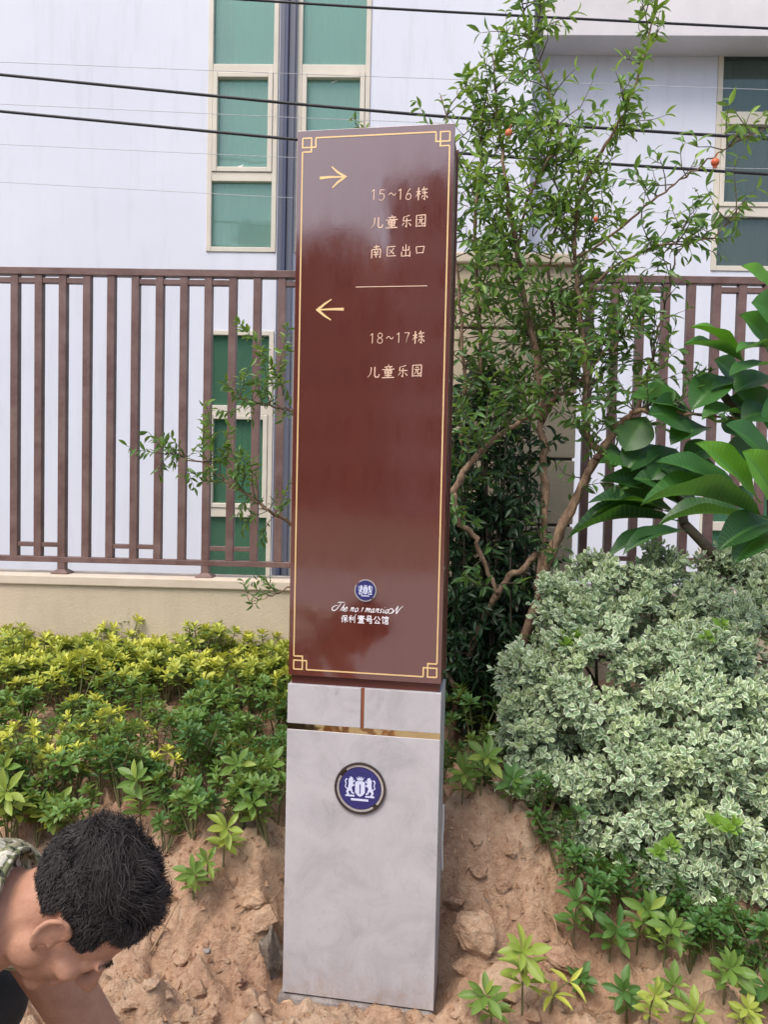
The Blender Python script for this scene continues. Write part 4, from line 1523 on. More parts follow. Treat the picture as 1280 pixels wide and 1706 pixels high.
for _ in range(600):
    x, y = random.uniform(0.13, 0.62), random.uniform(2.78, 3.3)
    if free(x, y, 0.13) and cnt[2] < 22:
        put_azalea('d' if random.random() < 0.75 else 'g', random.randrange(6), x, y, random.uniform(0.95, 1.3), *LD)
        cnt[2] += 1
for px, py, kd, lab in ((205, 1075, 'y', 'tallest yellow tipped azalea, its top standing out above the bed against the beige wall'), (80, 1270, 'y', 'pale yellow azalea rosette at the left above the worker'),
                        (128, 1265, 'y', 'second pale yellow azalea rosette from the left above the worker'), (270, 1270, 'y', 'small yellow azalea rosette in the middle of the bed'), (35, 1240, 'y', 'yellow azalea rosette at the left edge of the photo')):
    p_ = G(px, py + (60 if py > 1100 else 40))
    put_azalea(kd, 1, p_[0], p_[1], 1.15 if py < 1100 else 0.95, lab, None, 0.06 if py < 1100 else 0)

for i, (px, py) in enumerate(((10, 1360), (45, 1345), (80, 1375), (120, 1350), (160, 1340), (15, 1420), (60, 1410), (105, 1415), (200, 1345), (240, 1350), (285, 1370), (320, 1395), (365, 1400), (405, 1385), (445, 1400), (460, 1370), (275, 1420), (150, 1390), (30, 1310), (190, 1310), (330, 1340))):
    p_ = G(px, py)
    put_azalea('g' if i % 4 else 'd', random.randrange(6), p_[0], p_[1], random.uniform(0.8, 1.1), 'green azalea plant at the front edge of the bed above the dug soil', 'azaleas along the front edge of the bed')
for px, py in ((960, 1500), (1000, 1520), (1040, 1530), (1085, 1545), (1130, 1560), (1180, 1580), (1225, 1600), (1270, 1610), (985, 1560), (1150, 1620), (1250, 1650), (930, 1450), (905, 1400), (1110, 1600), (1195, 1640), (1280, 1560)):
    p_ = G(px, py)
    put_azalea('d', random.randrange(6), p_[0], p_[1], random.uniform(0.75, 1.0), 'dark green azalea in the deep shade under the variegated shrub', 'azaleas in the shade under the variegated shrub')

# nearer sprigs: every leaf a part
AZ_DATA = {}


def sprig_leaf_mesh(key):
    if key not in AZ_DATA:
        tpl, tint, yg = {'g': (leaf_tpl(0.36, 8, 4, 0.22, 0.16, 1.25), 0.75, 0.08), 'b': (leaf_tpl(0.34, 8, 4, 0.2, 0.25, 1.25), 0.95, 0.28), 'd': (leaf_tpl(0.40, 8, 4, 0.18, 0.2, 1.25), 0.5, 0.0), 'y': (leaf_tpl(0.36, 8, 4, 0.2, 0.2, 1.25), 0.9, 0.42), 'w': (leaf_tpl(0.26, 6, 4, 0.3, 0.4, 0.85), 1.0, 0.7)}[key]
        g = Geo()
        g.leaves(tpl, [(0, 0, 0)], [(0, 1, 0)], [(0, 0, 1)], [1.0], [tint], [yg])
        o = g.build('leaf', 'leaf_azalea')
        AZ_DATA[key] = o.data
        bpy.data.objects.remove(o)
    return AZ_DATA[key]


def leaf_obj(mesh, parent, p_, d, nrm, L, wscale=1.0, origin=(0, 0, 0)):
    d = unit(d)
    x = unit(np.cross(d, nrm))
    z = np.cross(x, d)
    M = Matrix(((x[0] * L * wscale, d[0] * L, z[0] * L, p_[0] - origin[0]), (x[1] * L * wscale, d[1] * L, z[1] * L, p_[1] - origin[1]), (x[2] * L * wscale, d[2] * L, z[2] * L, p_[2] - origin[2]), (0, 0, 0, 1)))
    o = bpy.data.objects.new('leaf', mesh)
    COL.objects.link(o)
    o.parent = parent
    o.matrix_basis = M
    return o


def sprig(px, py, hpx, key, nl, Lpx, lean, label, twhorls=1, ydepth=None):
    p_ = G(px, py)
    k = p_[1] / FPX
    h = hpx * k
    L = Lpx * k * 0.92
    twhorls += 1
    s_ = thing('azalea_sprig', p_, label, 'plant')
    top = p_ + np.array([lean[0] * h, lean[1] * h, h])
    mid = p_ + np.array([lean[0] * h * 0.3, lean[1] * h * 0.3, h * 0.55])
    g = Geo()
    path = smooth_path([p_ - [0, 0, 0.02], mid, top], 6)
    g.tube(path, np.linspace(0.0032, 0.0018, len(path)), 6)
    g.build('stem', 'stem_green', s_, tuple(p_))
    acc = []
    ax = unit(top - mid + np.array([0, -0.25 * h, 0]))
    whorl(top, ax, nl, L, 1.2, 0.7, 0.1, acc, 0.1)
    for w_ in range(twhorls - 1):
        t_ = 0.45 + 0.4 * w_ / max(1, twhorls - 1)
        c_ = path[int(t_ * (len(path) - 1))]
        for q_ in range(5):
            a_ = q_ * 1.35 + w_ * 0.7
            acc.append((c_, np.array([math.cos(a_), math.sin(a_), 0.35]), np.array([0, 0, 1.0]) + 0.3 * rng.normal(size=3), L * random.uniform(0.7, 1.0), 0, 0))
    for a_ in acc:
        kk = key if random.random() > 0.12 else {'g': 'b', 'b': 'y', 'd': 'g', 'y': 'b', 'w': 'w'}[key]
        leaf_obj(sprig_leaf_mesh(kk), s_, a_[0], a_[1], a_[2], a_[3], random.uniform(0.85, 1.1), p_)
    return s_


SPR = [
    (372, 1440, 70, 'b', 8, 46, (0.15, -0.3), 'pale green sprig with drooping leaves in the soil left of the base', 2),
    (322, 1500, 50, 'g', 9, 40, (0.1, -0.3), 'small green sprig touching the hair of the worker', 2),
    (345, 1470, 40, 'g', 8, 36, (0.1, -0.3), 'low green rosette between the worker and the sign', 1),
    (235, 1400, 110, 'g', 10, 44, (0.0, -0.2), 'upright green sprig rising behind the head of the worker', 3),
    (430, 1390, 60, 'g', 10, 44, (-0.1, -0.3), 'bright green rosette close to the left edge of the grey base', 2),
    (400, 1340, 70, 'g', 10, 42, (0.0, -0.3), 'green rosette left of the emblem on the base', 2),
    (455, 1330, 60, 'g', 9, 40, (0.0, -0.3), 'green sprig tucked against the left edge of the sign base', 2),
    (330, 1370, 60, 'd', 10, 40, (0.0, -0.3), 'blue green rosette on the slope left of the sign', 2),
    (30, 1400, 90, 'b', 12, 56, (0.0, -0.4), 'large bright green azalea at the left edge above the camouflage collar', 3),
    (95, 1400, 60, 'b', 10, 50, (0.1, -0.4), 'bright green azalea rosette just above the hair of the worker', 2),
    (20, 1330, 60, 'g', 10, 48, (0.0, -0.4), 'green azalea rosette by the left edge of the photo', 2),
    (870, 1690, 120, 'b', 10, 58, (-0.05, -0.2), 'tall light green sprig in front of the big earth clod', 3),
    (915, 1690, 55, 'w', 3, 46, (0.5, -0.2), 'withered cream leaves hanging beside the light green sprig', 1),
    (820, 1720, 70, 'g', 9, 50, (-0.2, -0.2), 'green sprig at the bottom edge right of the base', 2),
    (955, 1580, 90, 'd', 7, 42, (0.0, -0.2), 'slim sprig with few rounded leaves above the orange soil', 2),
    (1015, 1600, 70, 'd', 10, 48, (0.0, -0.5), 'broad leaved dark green sprig under the edge of the variegated shrub', 2),
    (1060, 1590, 90, 'g', 9, 46, (0.1, -0.3), 'green sprig with a yellow shoot under the variegated shrub', 3),
    (1105, 1610, 80, 'g', 8, 46, (0.0, -0.4), 'hanging green sprig in the dark gap below the variegated shrub', 2),
    (965, 1660, 40, 'd', 8, 34, (0.0, -0.3), 'tiny dark green seedling on the soil right of the big clod', 1),
    (1045, 1700, 60, 'd', 9, 46, (-0.2, -0.3), 'dark green sprig at the bottom edge beside a yellow one', 2),
    (1080, 1720, 80, 'y', 8, 38, (0.0, -0.3), 'yellow green sprig at the bottom edge right of centre', 2),
    (1110, 1680, 50, 'g', 9, 42, (0.1, -0.3), 'green rosette right of the yellow green sprig', 1),
    (1205, 1690, 60, 'g', 11, 50, (0.0, -0.3), 'bright green rosette near the lower right corner', 2),
    (1235, 1730, 60, 'y', 8, 38, (0.0, -0.3), 'yellowish sprig in the lower right corner', 2),
    (1265, 1690, 60, 'd', 9, 46, (0.0, -0.3), 'dark green sprig at the right edge near the bottom', 2),
    (1150, 1730, 50, 'b', 9, 44, (0.0, -0.3), 'light green rosette cut by the bottom edge of the photo', 1),
    (770, 1340, 60, 'g', 11, 42, (0.0, -0.4), 'green rosette on top of the soil just right of the base', 2),
    (800, 1330, 70, 'g', 10, 42, (0.1, -0.4), 'second green rosette on the soil right of the base', 2),
    (850, 1350, 60, 'd', 10, 40, (0.0, -0.4), 'dark green rosette in the shade right of the emblem', 2),
]
for s_ in SPR:
    sprig(*s_)

# ------------------------------------------------------------------ variegated shrub
VAR = leaf_tpl(0.62, 3, 2, 0.18, 0.10, 0.95, 0.04)
random.seed(5)
rng = np.random.default_rng(5)
vb = thing('variegated_shrub', on_ground(1.02, 2.95), 'large rounded shrub with small pale cream edged leaves at the right', 'shrub')
vo = tuple(vb.location)
lumps = []


def lump(px, py, Y, rpx):
    lumps.append((W(px, py, Y + 0.06), 0.76 * rpx * Y / FPX))


for a in [(1000, 1010, 3.05, 85), (1080, 1000, 3.1, 85), (1160, 1005, 3.15, 85), (1240, 1010, 3.15, 85), (940, 1060, 2.95, 85), (1030, 1090, 2.85, 100), (1130, 1090, 2.85, 110), (1230, 1090, 2.9, 105),
          (890, 1130, 2.85, 70), (858, 1190, 2.8, 34), (880, 1290, 2.7, 40), (1080, 1240, 2.66, 80), (1120, 1330, 2.6, 70), (990, 1235, 2.7, 60), (925, 1000, 3.0, 40), (1000, 965, 3.1, 45), (1100, 955, 3.15, 45), (1200, 960, 3.2, 45), (1270, 965, 3.2, 45), (870, 1090, 2.88, 45), (1180, 1520, 2.45, 45), (1100, 1460, 2.48, 45), (960, 1160, 2.75, 100), (1060, 1170, 2.7, 100), (1170, 1180, 2.7, 110), (1270, 1170, 2.75, 110), (905, 1220, 2.75, 80), (960, 1310, 2.65, 75), (1060, 1290, 2.58, 105), (1160, 1290, 2.55, 110), (1260, 1290, 2.6, 120),
          (985, 1380, 2.62, 72), (1090, 1390, 2.52, 95), (1190, 1400, 2.48, 105), (1275, 1420, 2.5, 120), (1160, 1450, 2.5, 75), (1250, 1500, 2.48, 80), (1330, 1200, 2.8, 130), (1340, 1400, 2.6, 130), (1400, 1300, 2.8, 160), (1340, 1050, 3.1, 120),
          (1050, 1040, 3.4, 110), (1200, 1050, 3.5, 120)]:
    lump(*a)
acc = []
g = Geo()
small = []
for c_, r in lumps:
    for _ in range(int(5 + 260 * r * r)):
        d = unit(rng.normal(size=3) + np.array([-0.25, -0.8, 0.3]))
        small.append((c_ * 1.0 + d * r * random.uniform(0.5, 1.0), random.uniform(0.045, 0.085), d))
for c_, r, dl in small:
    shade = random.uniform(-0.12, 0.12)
    fresh = 0.5 * (random.random() < 0.16)
    for _ in range(int(11 + 1100 * r * r)):
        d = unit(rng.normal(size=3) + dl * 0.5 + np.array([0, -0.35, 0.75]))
        p_ = c_ + d * r * random.uniform(0.7, 1.25)
        out = unit(d * 0.8 + dl * 0.3 + np.array([0, -0.1, 0.3]) + 0.35 * rng.normal(size=3))
        ln = random.uniform(0.05, 0.09)
        nl = random.randint(2, 4)
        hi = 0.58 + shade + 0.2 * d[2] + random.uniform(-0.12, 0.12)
        side = unit(np.cross(out, rng.normal(size=3)))
        up_ = unit(np.cross(side, out))
        q0 = p_ - out * ln
        g.tube([q0 - out * 0.03, p_], 0.0011, 3, mi=1, caps=False)
        for k_ in range(nl):
            t_ = (k_ + 0.4) / nl
            cc = q0 + out * (ln * t_)
            ax = side if k_ % 2 else up_
            jj = rng.normal(size=(4, 3))
            for sg in (0, 1):
                dd = ax * (sg * 2 - 1) + out * (0.3 + 0.7 * t_) + 0.2 * jj[sg]
                nn = out * 0.9 + np.array([0, -0.2, 0.5]) + 0.3 * jj[2 + sg]
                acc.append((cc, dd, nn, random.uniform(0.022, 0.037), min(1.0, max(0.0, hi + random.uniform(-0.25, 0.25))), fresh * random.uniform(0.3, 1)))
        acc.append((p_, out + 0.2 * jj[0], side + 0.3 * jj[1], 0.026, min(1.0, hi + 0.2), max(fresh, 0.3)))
print('var leaves', len(acc))
flush(g, acc, VAR, 0)
g.build('foliage', ['leaf_var', 'bark_grey'], vb, vo, kind='stuff')
g = Geo()
for i in range(26):
    a = on_ground(1.0 + random.uniform(-0.18, 0.35), 2.95 + random.uniform(-0.15, 0.25))
    c_, r = lumps[i % len(lumps)]
    m = (a + c_) / 2 + rng.normal(size=3) * 0.06
    P = smooth_path([a, m, c_ + rng.normal(size=3) * 0.03], 5)
    g.tube(P, np.linspace(0.012, 0.004, len(P)), 6)
g.build('branches', 'bark_grey', vb, vo)
# plain green reverted shoots
for k_, (px, py, Y) in enumerate(((960, 1062, 2.82), (1175, 1050, 2.76), (1200, 1385, 2.36), (1105, 1420, 2.38))):
    c_ = W(px, py, Y)
    acc = []
    g = Geo()
    for j in range(3):
        whorl(c_ + rng.normal(size=3) * 0.02, np.array([random.uniform(-0.5, 0.5), -0.6, 0.7]), 8, 0.04, 1.1, 0.95, 0.35, acc)
    flush(g, acc, VAR)
    g.build('green_shoot', 'leaf_pom', vb, vo, kind='stuff')

# ------------------------------------------------------------------ pomegranate tree
random.seed(21)
rng = np.random.default_rng(21)
POM = leaf_tpl(0.32, 4, 2, 0.30, 0.22, 0.9, 0.08)
pom = thing('pomegranate_tree', W(838, 1190, 3.3), 'many stemmed pomegranate tree with small dark leaves behind the sign', 'tree')
pmo = tuple(pom.location)
limb = Geo()
twig = Geo()
LV = []


def limb_path(pts, r0, r1, geo, seg=8, wob=0.006):
    P = smooth_path([W(a, b, c_) for a, b, c_ in pts], 6)
    P = P + rng.normal(size=P.shape) * wob * np.linspace(0.3, 1, len(P))[:, None]
    rr = np.linspace(r0, r1, len(P)) * (1 + 0.10 * rng.normal(size=len(P)))
    geo.tube(P, np.maximum(rr * 0.86, 0.0012), seg)
    return P


def leaf_run(P, i0, dens, size, tint, young, droop=0.25, wide=1.0):
    L = np.r_[0, np.cumsum(np.linalg.norm(np.diff(P, axis=0), axis=1))]
    n = max(2, int((L[-1] - L[i0]) * dens))
    for s_ in np.linspace(L[i0], L[-1], n):
        c_ = np.array([np.interp(s_, L, P[:, k_]) for k_ in range(3)])
        j = min(len(P) - 2, int(np.searchsorted(L, s_)))
        ax = unit(P[min(j + 1, len(P) - 1)] - P[max(j - 1, 0)])
        for sg in (0, 1):
            d = unit(np.cross(ax, rng.normal(size=3)))
            dd = d * wide + ax * random.uniform(0.4, 1.1) + np.array([0, 0, -droop]) + 0.2 * rng.normal(size=3)
            LV.append((c_, dd, np.array([0, -0.25, 0.8]) + 0.7 * rng.normal(size=3), size * random.uniform(0.6, 1.15), float(np.clip(tint + random.uniform(-0.3, 0.3), 0, 1)), float(np.clip(young * random.uniform(0, 1.6), 0, 1))))


def grow(p_, d, ln, r, dens=42, size=0.046, tint=0.4, young=0.0, up=0.25, sub=0.0, jit=0.22):
    n = max(3, int(ln / 0.045))
    P = [np.array(p_, float)]
    d = unit(d)
    for _ in range(n):
        d = unit(d + jit * rng.normal(size=3) + np.array([0, 0, up * 0.2]))
        P.append(P[-1] + d * ln / n)
    P = np.array(P)
    twig.tube(P, np.linspace(r, 0.0009, len(P)), 4, caps=False)
    leaf_run(P, 1, dens, size, tint, young)
    if sub > 0:
        for j in range(1, len(P) - 1):
            if random.random() < sub:
                dd = unit(d * 0.5 + rng.normal(size=3) * [1, 0.7, 0.8] + [0, 0, 0.25])
                grow(P[j], dd, ln * random.uniform(0.25, 0.5), r * 0.6, dens, size * 0.95, tint, young, up, 0.0, jit)
    return P


LIMBS = {
    'a': ([(815, 1260, 3.30), (838, 1190, 3.30), (868, 1085, 3.30), (897, 985, 3.30), (906, 900, 3.31), (909, 790, 3.32), (904, 700, 3.33)], 0.029, 0.017),
    'a2': ([(904, 700, 3.33), (898, 610, 3.34), (878, 520, 3.33), (862, 420, 3.32), (846, 320, 3.3), (832, 210, 3.3), (822, 90, 3.3)], 0.022, 0.004),
    'b': ([(897, 985, 3.30), (925, 905, 3.27), (955, 840, 3.25), (985, 780, 3.23), (1003, 752, 3.22)], 0.027, 0.020),
    'b1': ([(1003, 752, 3.22), (984, 735, 3.23), (978, 690, 3.24), (976, 610, 3.26), (966, 500, 3.28), (958, 400, 3.27), (968, 320, 3.25)], 0.017, 0.008),
    'b2': ([(1003, 752, 3.22), (1035, 705, 3.2), (1062, 685, 3.18), (1092, 686, 3.1), (1170, 690, 3.05), (1250, 700, 3.0)], 0.020, 0.004),
    'c': ([(752, 1250, 3.38), (764, 1150, 3.38), (785, 1085, 3.36), (812, 1020, 3.34), (845, 968, 3.32), (880, 940, 3.31), (905, 915, 3.31)], 0.022, 0.015),
    'd': ([(752, 825, 3.2), (785, 770, 3.2), (830, 728, 3.22), (870, 700, 3.25), (910, 672, 3.28), (960, 640, 3.24), (1010, 590, 3.2), (1060, 540, 3.18)], 0.017, 0.004),
    'e': ([(756, 820, 3.2), (764, 868, 3.2), (788, 890, 3.2), (812, 950, 3.2), (830, 990, 3.2)], 0.014, 0.010),
    'f': ([(968, 320, 3.25), (1010, 240, 3.22), (1045, 180, 3.2), (1075, 90, 3.2), (1100, -10, 3.2)], 0.010, 0.003),
    'g': ([(960, 430, 3.27), (1010, 400, 3.22), (1075, 345, 3.15), (1135, 300, 3.1), (1188, 262, 3.05), (1245, 230, 3.02), (1300, 208, 3.0)], 0.007, 0.002),
    'h': ([(862, 420, 3.32), (880, 330, 3.25), (912, 270, 3.2), (935, 230, 3.2), (915, 150, 3.2), (880, 60, 3.2), (866, -20, 3.2)], 0.008, 0.002),
    'i': ([(838, 1190, 3.35), (825, 1060, 3.45), (815, 900, 3.5), (805, 740, 3.5), (800, 560, 3.45), (792, 400, 3.4), (800, 250, 3.35), (812, 130, 3.3)], 0.022, 0.004),
    'j': ([(768, 1150, 3.4), (772, 1000, 3.45), (768, 820, 3.45), (772, 640, 3.42), (765, 480, 3.4), (752, 330, 3.38), (735, 165, 3.35)], 0.016, 0.003),
    'k': ([(1062, 685, 3.18), (1085, 600, 3.2), (1105, 520, 3.22), (1128, 430, 3.2), (1160, 380, 3.15)], 0.008, 0.002),
    'l': ([(966, 500, 3.28), (1030, 440, 3.2), (1100, 410, 3.12), (1180, 400, 3.05), (1235, 350, 3.0)], 0.007, 0.002),
    'm': ([(764, 1150, 3.3), (700, 1060, 3.3), (620, 960, 3.25), (540, 900, 3.2), (485, 872, 3.15), (430, 838, 3.1), (385, 805, 3.08), (335, 772, 3.05), (280, 758, 3.05)], 0.016, 0.002),
    'n': ([(620, 960, 3.25), (560, 800, 3.25), (510, 705, 3.2), (470, 680, 3.15), (430, 672, 3.1), (400, 662, 3.1)], 0.010, 0.002),
    'o': ([(700, 1060, 3.3), (600, 1010, 3.2), (520, 975, 3.12), (470, 985, 3.08), (420, 1005, 3.05)], 0.008, 0.002),
    'p': ([(752, 330, 3.38), (690, 260, 3.36), (620, 225, 3.33), (585, 200, 3.3)], 0.005, 0.002),
    'q': ([(904, 700, 3.33), (930, 640, 3.38), (925, 560, 3.4), (915, 450, 3.4), (930, 350, 3.38), (925, 250, 3.35)], 0.014, 0.004),
}
LP = {}
for kx, (pts_, r0, r1) in LIMBS.items():
    LP[kx] = limb_path(pts_, r0, r1, limb)
DENS = {'a': (0, 0), 'a2': (32, 0.34), 'b': (6, 0.2), 'b1': (32, 0.32), 'b2': (14, 0.2), 'c': (4, 0.2), 'd': (34, 0.26), 'e': (6, 0.2), 'f': (8, 0.16), 'g': (13, 0.18), 'h': (26, 0.20), 'i': (34, 0.32), 'j': (46, 0.27), 'k': (18, 0.2), 'l': (18, 0.2), 'q': (28, 0.32)}
for kx, (n, ln) in DENS.items():
    P = LP[kx]
    for i in range(n):
        t_ = random.uniform(0.12, 1.0) if kx not in ('f', 'g') else random.uniform(0.35, 1.0)
        c_ = P[int(t_ * (len(P) - 1))]
        up_ = c_[2] > 1.9
        d = np.array([random.uniform(-1, 1), random.uniform(-0.7, 0.5), random.uniform(-0.15, 1.1)])
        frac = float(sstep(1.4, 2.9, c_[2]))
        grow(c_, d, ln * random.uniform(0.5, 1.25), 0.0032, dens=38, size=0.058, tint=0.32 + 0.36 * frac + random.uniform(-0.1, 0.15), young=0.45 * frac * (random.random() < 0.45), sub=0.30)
# tall shoots in the open, set with larger fresh leaves
for kx, i0, dn, sz, yg in (('a2', 22, 60, 0.055, 0.25), ('h', 14, 55, 0.058, 0.3), ('f', 10, 55, 0.066, 0.45), ('i', 28, 50, 0.05, 0.2), ('j', 28, 45, 0.042, 0.1), ('g', 22, 18, 0.036, 0.1), ('l', 16, 26, 0.04, 0.3), ('p', 12, 60, 0.04, 0.1)):
    leaf_run(LP[kx], min(i0, len(LP[kx]) - 3), dn, sz, 0.62, yg)
for px, py, Y, n, hh in ((1085, 60, 3.2, 6, 0.12), (1040, 200, 3.2, 5, 0.12), (840, 130, 3.3, 8, 0.18), (870, 60, 3.2, 6, 0.15), (825, 260, 3.3, 8, 0.22), (950, 280, 3.25, 6, 0.2), (1000, 300, 3.25, 5, 0.2), (970, 400, 3.27, 10, 0.26), (870, 400, 3.3, 9, 0.28)):
    for _ in range(n):
        grow(W(px + random.uniform(-25, 25), py + random.uniform(-40, 40), Y), np.array([random.uniform(-0.8, 0.8), random.uniform(-0.5, 0.3), 0.7]), hh * random.uniform(0.6, 1.2), 0.0025, 55, 0.055, 0.68, 0.32, sub=0.2)
# left branches beside the sign
for kx, j0, n, ln in (('m', 26, 36, 0.14), ('n', 14, 16, 0.14), ('o', 15, 9, 0.09)):
    P = LP[kx]
    for _ in range(n):
        c_ = P[random.randint(j0, len(P) - 1)]
        grow(c_, np.array([random.uniform(-1, 0.6), random.uniform(-0.6, 0.4), random.uniform(-0.4, 1.0)]), ln * random.uniform(0.5, 1.2), 0.002, 70, 0.042, 0.42, 0.05)
for px, py, Y, hh in ((352, 772, 3.05, 0.24), (366, 790, 3.06, 0.20), (338, 765, 3.05, 0.18), (460, 665, 3.12, 0.30), (472, 660, 3.12, 0.36), (448, 668, 3.12, 0.22), (400, 662, 3.1, 0.10), (395, 815, 3.08, 0.14), (425, 830, 3.1, 0.16)):
    grow(W(px, py, Y), np.array([random.uniform(-0.2, 0.2), 0, 1.0]), hh, 0.0022, 95, 0.043, 0.6, 0.25, jit=0.1)
grow(W(290, 758, 3.05), np.array([-0.7, 0, 0.5]), 0.07, 0.002, 10, 0.03, 0.4)
limb.build('trunk', 'bark', pom, pmo)
twig.build('twigs', 'bark_grey', pom, pmo)
g = Geo()
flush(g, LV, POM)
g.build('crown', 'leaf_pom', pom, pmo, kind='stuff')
print('pom leaves', len(LV))
for px, py, Y, r in ((1192, 271, 3.04, 0.016), (848, 222, 3.22, 0.016), (993, 365, 3.15, 0.010)):
    c_ = W(px, py, Y)
    g = Geo()
    bm = bmesh.new()
    bmesh.ops.create_uvsphere(bm, u_segments=14, v_segments=10, radius=r)
    bmesh.ops.translate(bm, vec=V3(c_), verts=bm.verts)
    g.bm(bm, smooth=True)
    for a in np.arange(6) * math.pi / 3:
        b_ = c_ + [math.cos(a) * r * 0.3, math.sin(a) * r * 0.3, -r * 0.9]
        g.tube([b_, b_ + [math.cos(a) * r * 0.25, math.sin(a) * r * 0.25, -r * 0.6]], [r * 0.22, r * 0.05], 4)
    g.tube([c_ + [0, 0, r * 0.9], c_ + [0.01, 0, r * 2.2]], 0.0015, 4)
    g.build('fruit', 'fruit_red', pom, pmo)

# ------------------------------------------------------------------ dark upright shrub behind the sign
random.seed(31)
rng = np.random.default_rng(31)
LV = []
twig = Geo()
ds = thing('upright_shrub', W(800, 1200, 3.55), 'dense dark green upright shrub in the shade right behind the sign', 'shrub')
dso = tuple(ds.location)
for i in range(50):
    px = random.uniform(700, 890) if i % 3 else random.uniform(740, 850)
    Y = random.uniform(3.36, 3.72)
    a = W(px, 1180, Y)
    b_ = W(px + random.uniform(-30, 25), random.uniform(600, 880), Y + random.uniform(-0.1, 0.1))
    P = smooth_path([a, (a + b_) / 2 + rng.normal(size=3) * 0.02, b_], 8)
    twig.tube(P, np.linspace(0.007, 0.002, len(P)), 5)
    for _ in range(15):
        c_ = P[random.randint(2, len(P) - 1)]
        n = random.randint(3, 5)
        d = unit(np.array([random.uniform(-1, 1), random.uniform(-0.9, 0.3), random.uniform(-0.1, 0.8)]))
        Q = np.array([c_ + d * 0.035 * k_ + [0, 0, -0.004 * k_ * k_] for k_ in range(n)])
        twig.tube(Q, 0.0013, 3, caps=False)
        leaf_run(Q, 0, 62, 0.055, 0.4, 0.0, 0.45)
for i in range(230):
    px, py = random.uniform(735, 860), random.uniform(1000, 1215)
    c_ = W(px, py, random.uniform(3.3, 3.6))
    d = unit(rng.normal(size=3) + [0, -0.4, 0.3])
    Q = np.array([c_ + d * 0.03 * k_ for k_ in range(4)])
    twig.tube(Q, 0.0013, 3, caps=False)
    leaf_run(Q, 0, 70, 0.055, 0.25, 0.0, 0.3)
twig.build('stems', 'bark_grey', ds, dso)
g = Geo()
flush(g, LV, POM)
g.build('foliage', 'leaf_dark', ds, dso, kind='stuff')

# ------------------------------------------------------------------ frangipani
random.seed(41)
rng = np.random.default_rng(41)
fr = thing('frangipani_tree', on_ground(1.75, 3.45), 'frangipani with big glossy paddle shaped leaves at the right edge', 'tree')
fro = tuple(fr.location)


def big_leaf(tint, yg, curl, fold):
    g = Geo()
    nl, nw = 14, 8
    V, U, F = [], [], []
    for i in range(nl + 1):
        t_ = i / nl
        s_ = max(0.0, (t_ - 0.07) / 0.93)
        w = max(0.012, (math.sin(math.pi * min(1, s_ ** 1.15)) ** 0.75)) if 0 < t_ < 1 else 0.012
        for j in range(nw + 1):
            u = -1 + 2 * j / nw
            x = u * w * 0.5
            z = abs(x) * fold + 0.25 * fold * x * x + 3.0 * curl * t_ * (1 - t_) * (0.35 + 0.65 * t_) * 0.8 + 0.012 * math.sin(t_ * 17 + 2 * u) * abs(u)
            V.append((x, t_, z))
            U.append(((u + 1) / 2, t_))
    for i in range(nl):
        for j in range(nw):
            a = i * (nw + 1) + j
            F.append((a, a + 1, a + nw + 2, a + nw + 1))
    g.leaves((np.array(V), np.array(F, int), np.array(U)), [(0, 0, 0)], [(0, 1, 0)], [(0, 0, 1)], [1.0], [tint], [yg])
    o = g.build('leaf', 'leaf_plumeria')
    m = o.data
    bpy.data.objects.remove(o)
    return m


BL = {'b': [big_leaf(0.9, 0.75, 0.10, 0.15), big_leaf(0.8, 0.55, 0.18, 0.2)], 'm': [big_leaf(0.75, 0.1, 0.15, 0.2), big_leaf(0.6, 0.05, 0.22, 0.25)], 'd': [big_leaf(0.25, 0, 0.18, 0.2), big_leaf(0.1, 0, 0.25, 0.25)], 's': [big_leaf(0.5, 0.0, 0.12, 0.12)]}  # d: shade deeper in the crown put into a darker leaf tint


def fleaf(bp, tp, Yb, Yt, wpx, key, nrm=(0, -0.35, 1.0)):
    a, b_ = W(bp[0], bp[1], Yb), W(tp[0], tp[1], Yt)
    L = np.linalg.norm(b_ - a)
    w = wpx * (Yb + Yt) / 2 / FPX
    n_ = np.array(nrm, float) + 0.12 * rng.normal(size=3)
    leaf_obj(random.choice(BL[key]), fr, a, b_ - a, n_, L, w / L, fro)


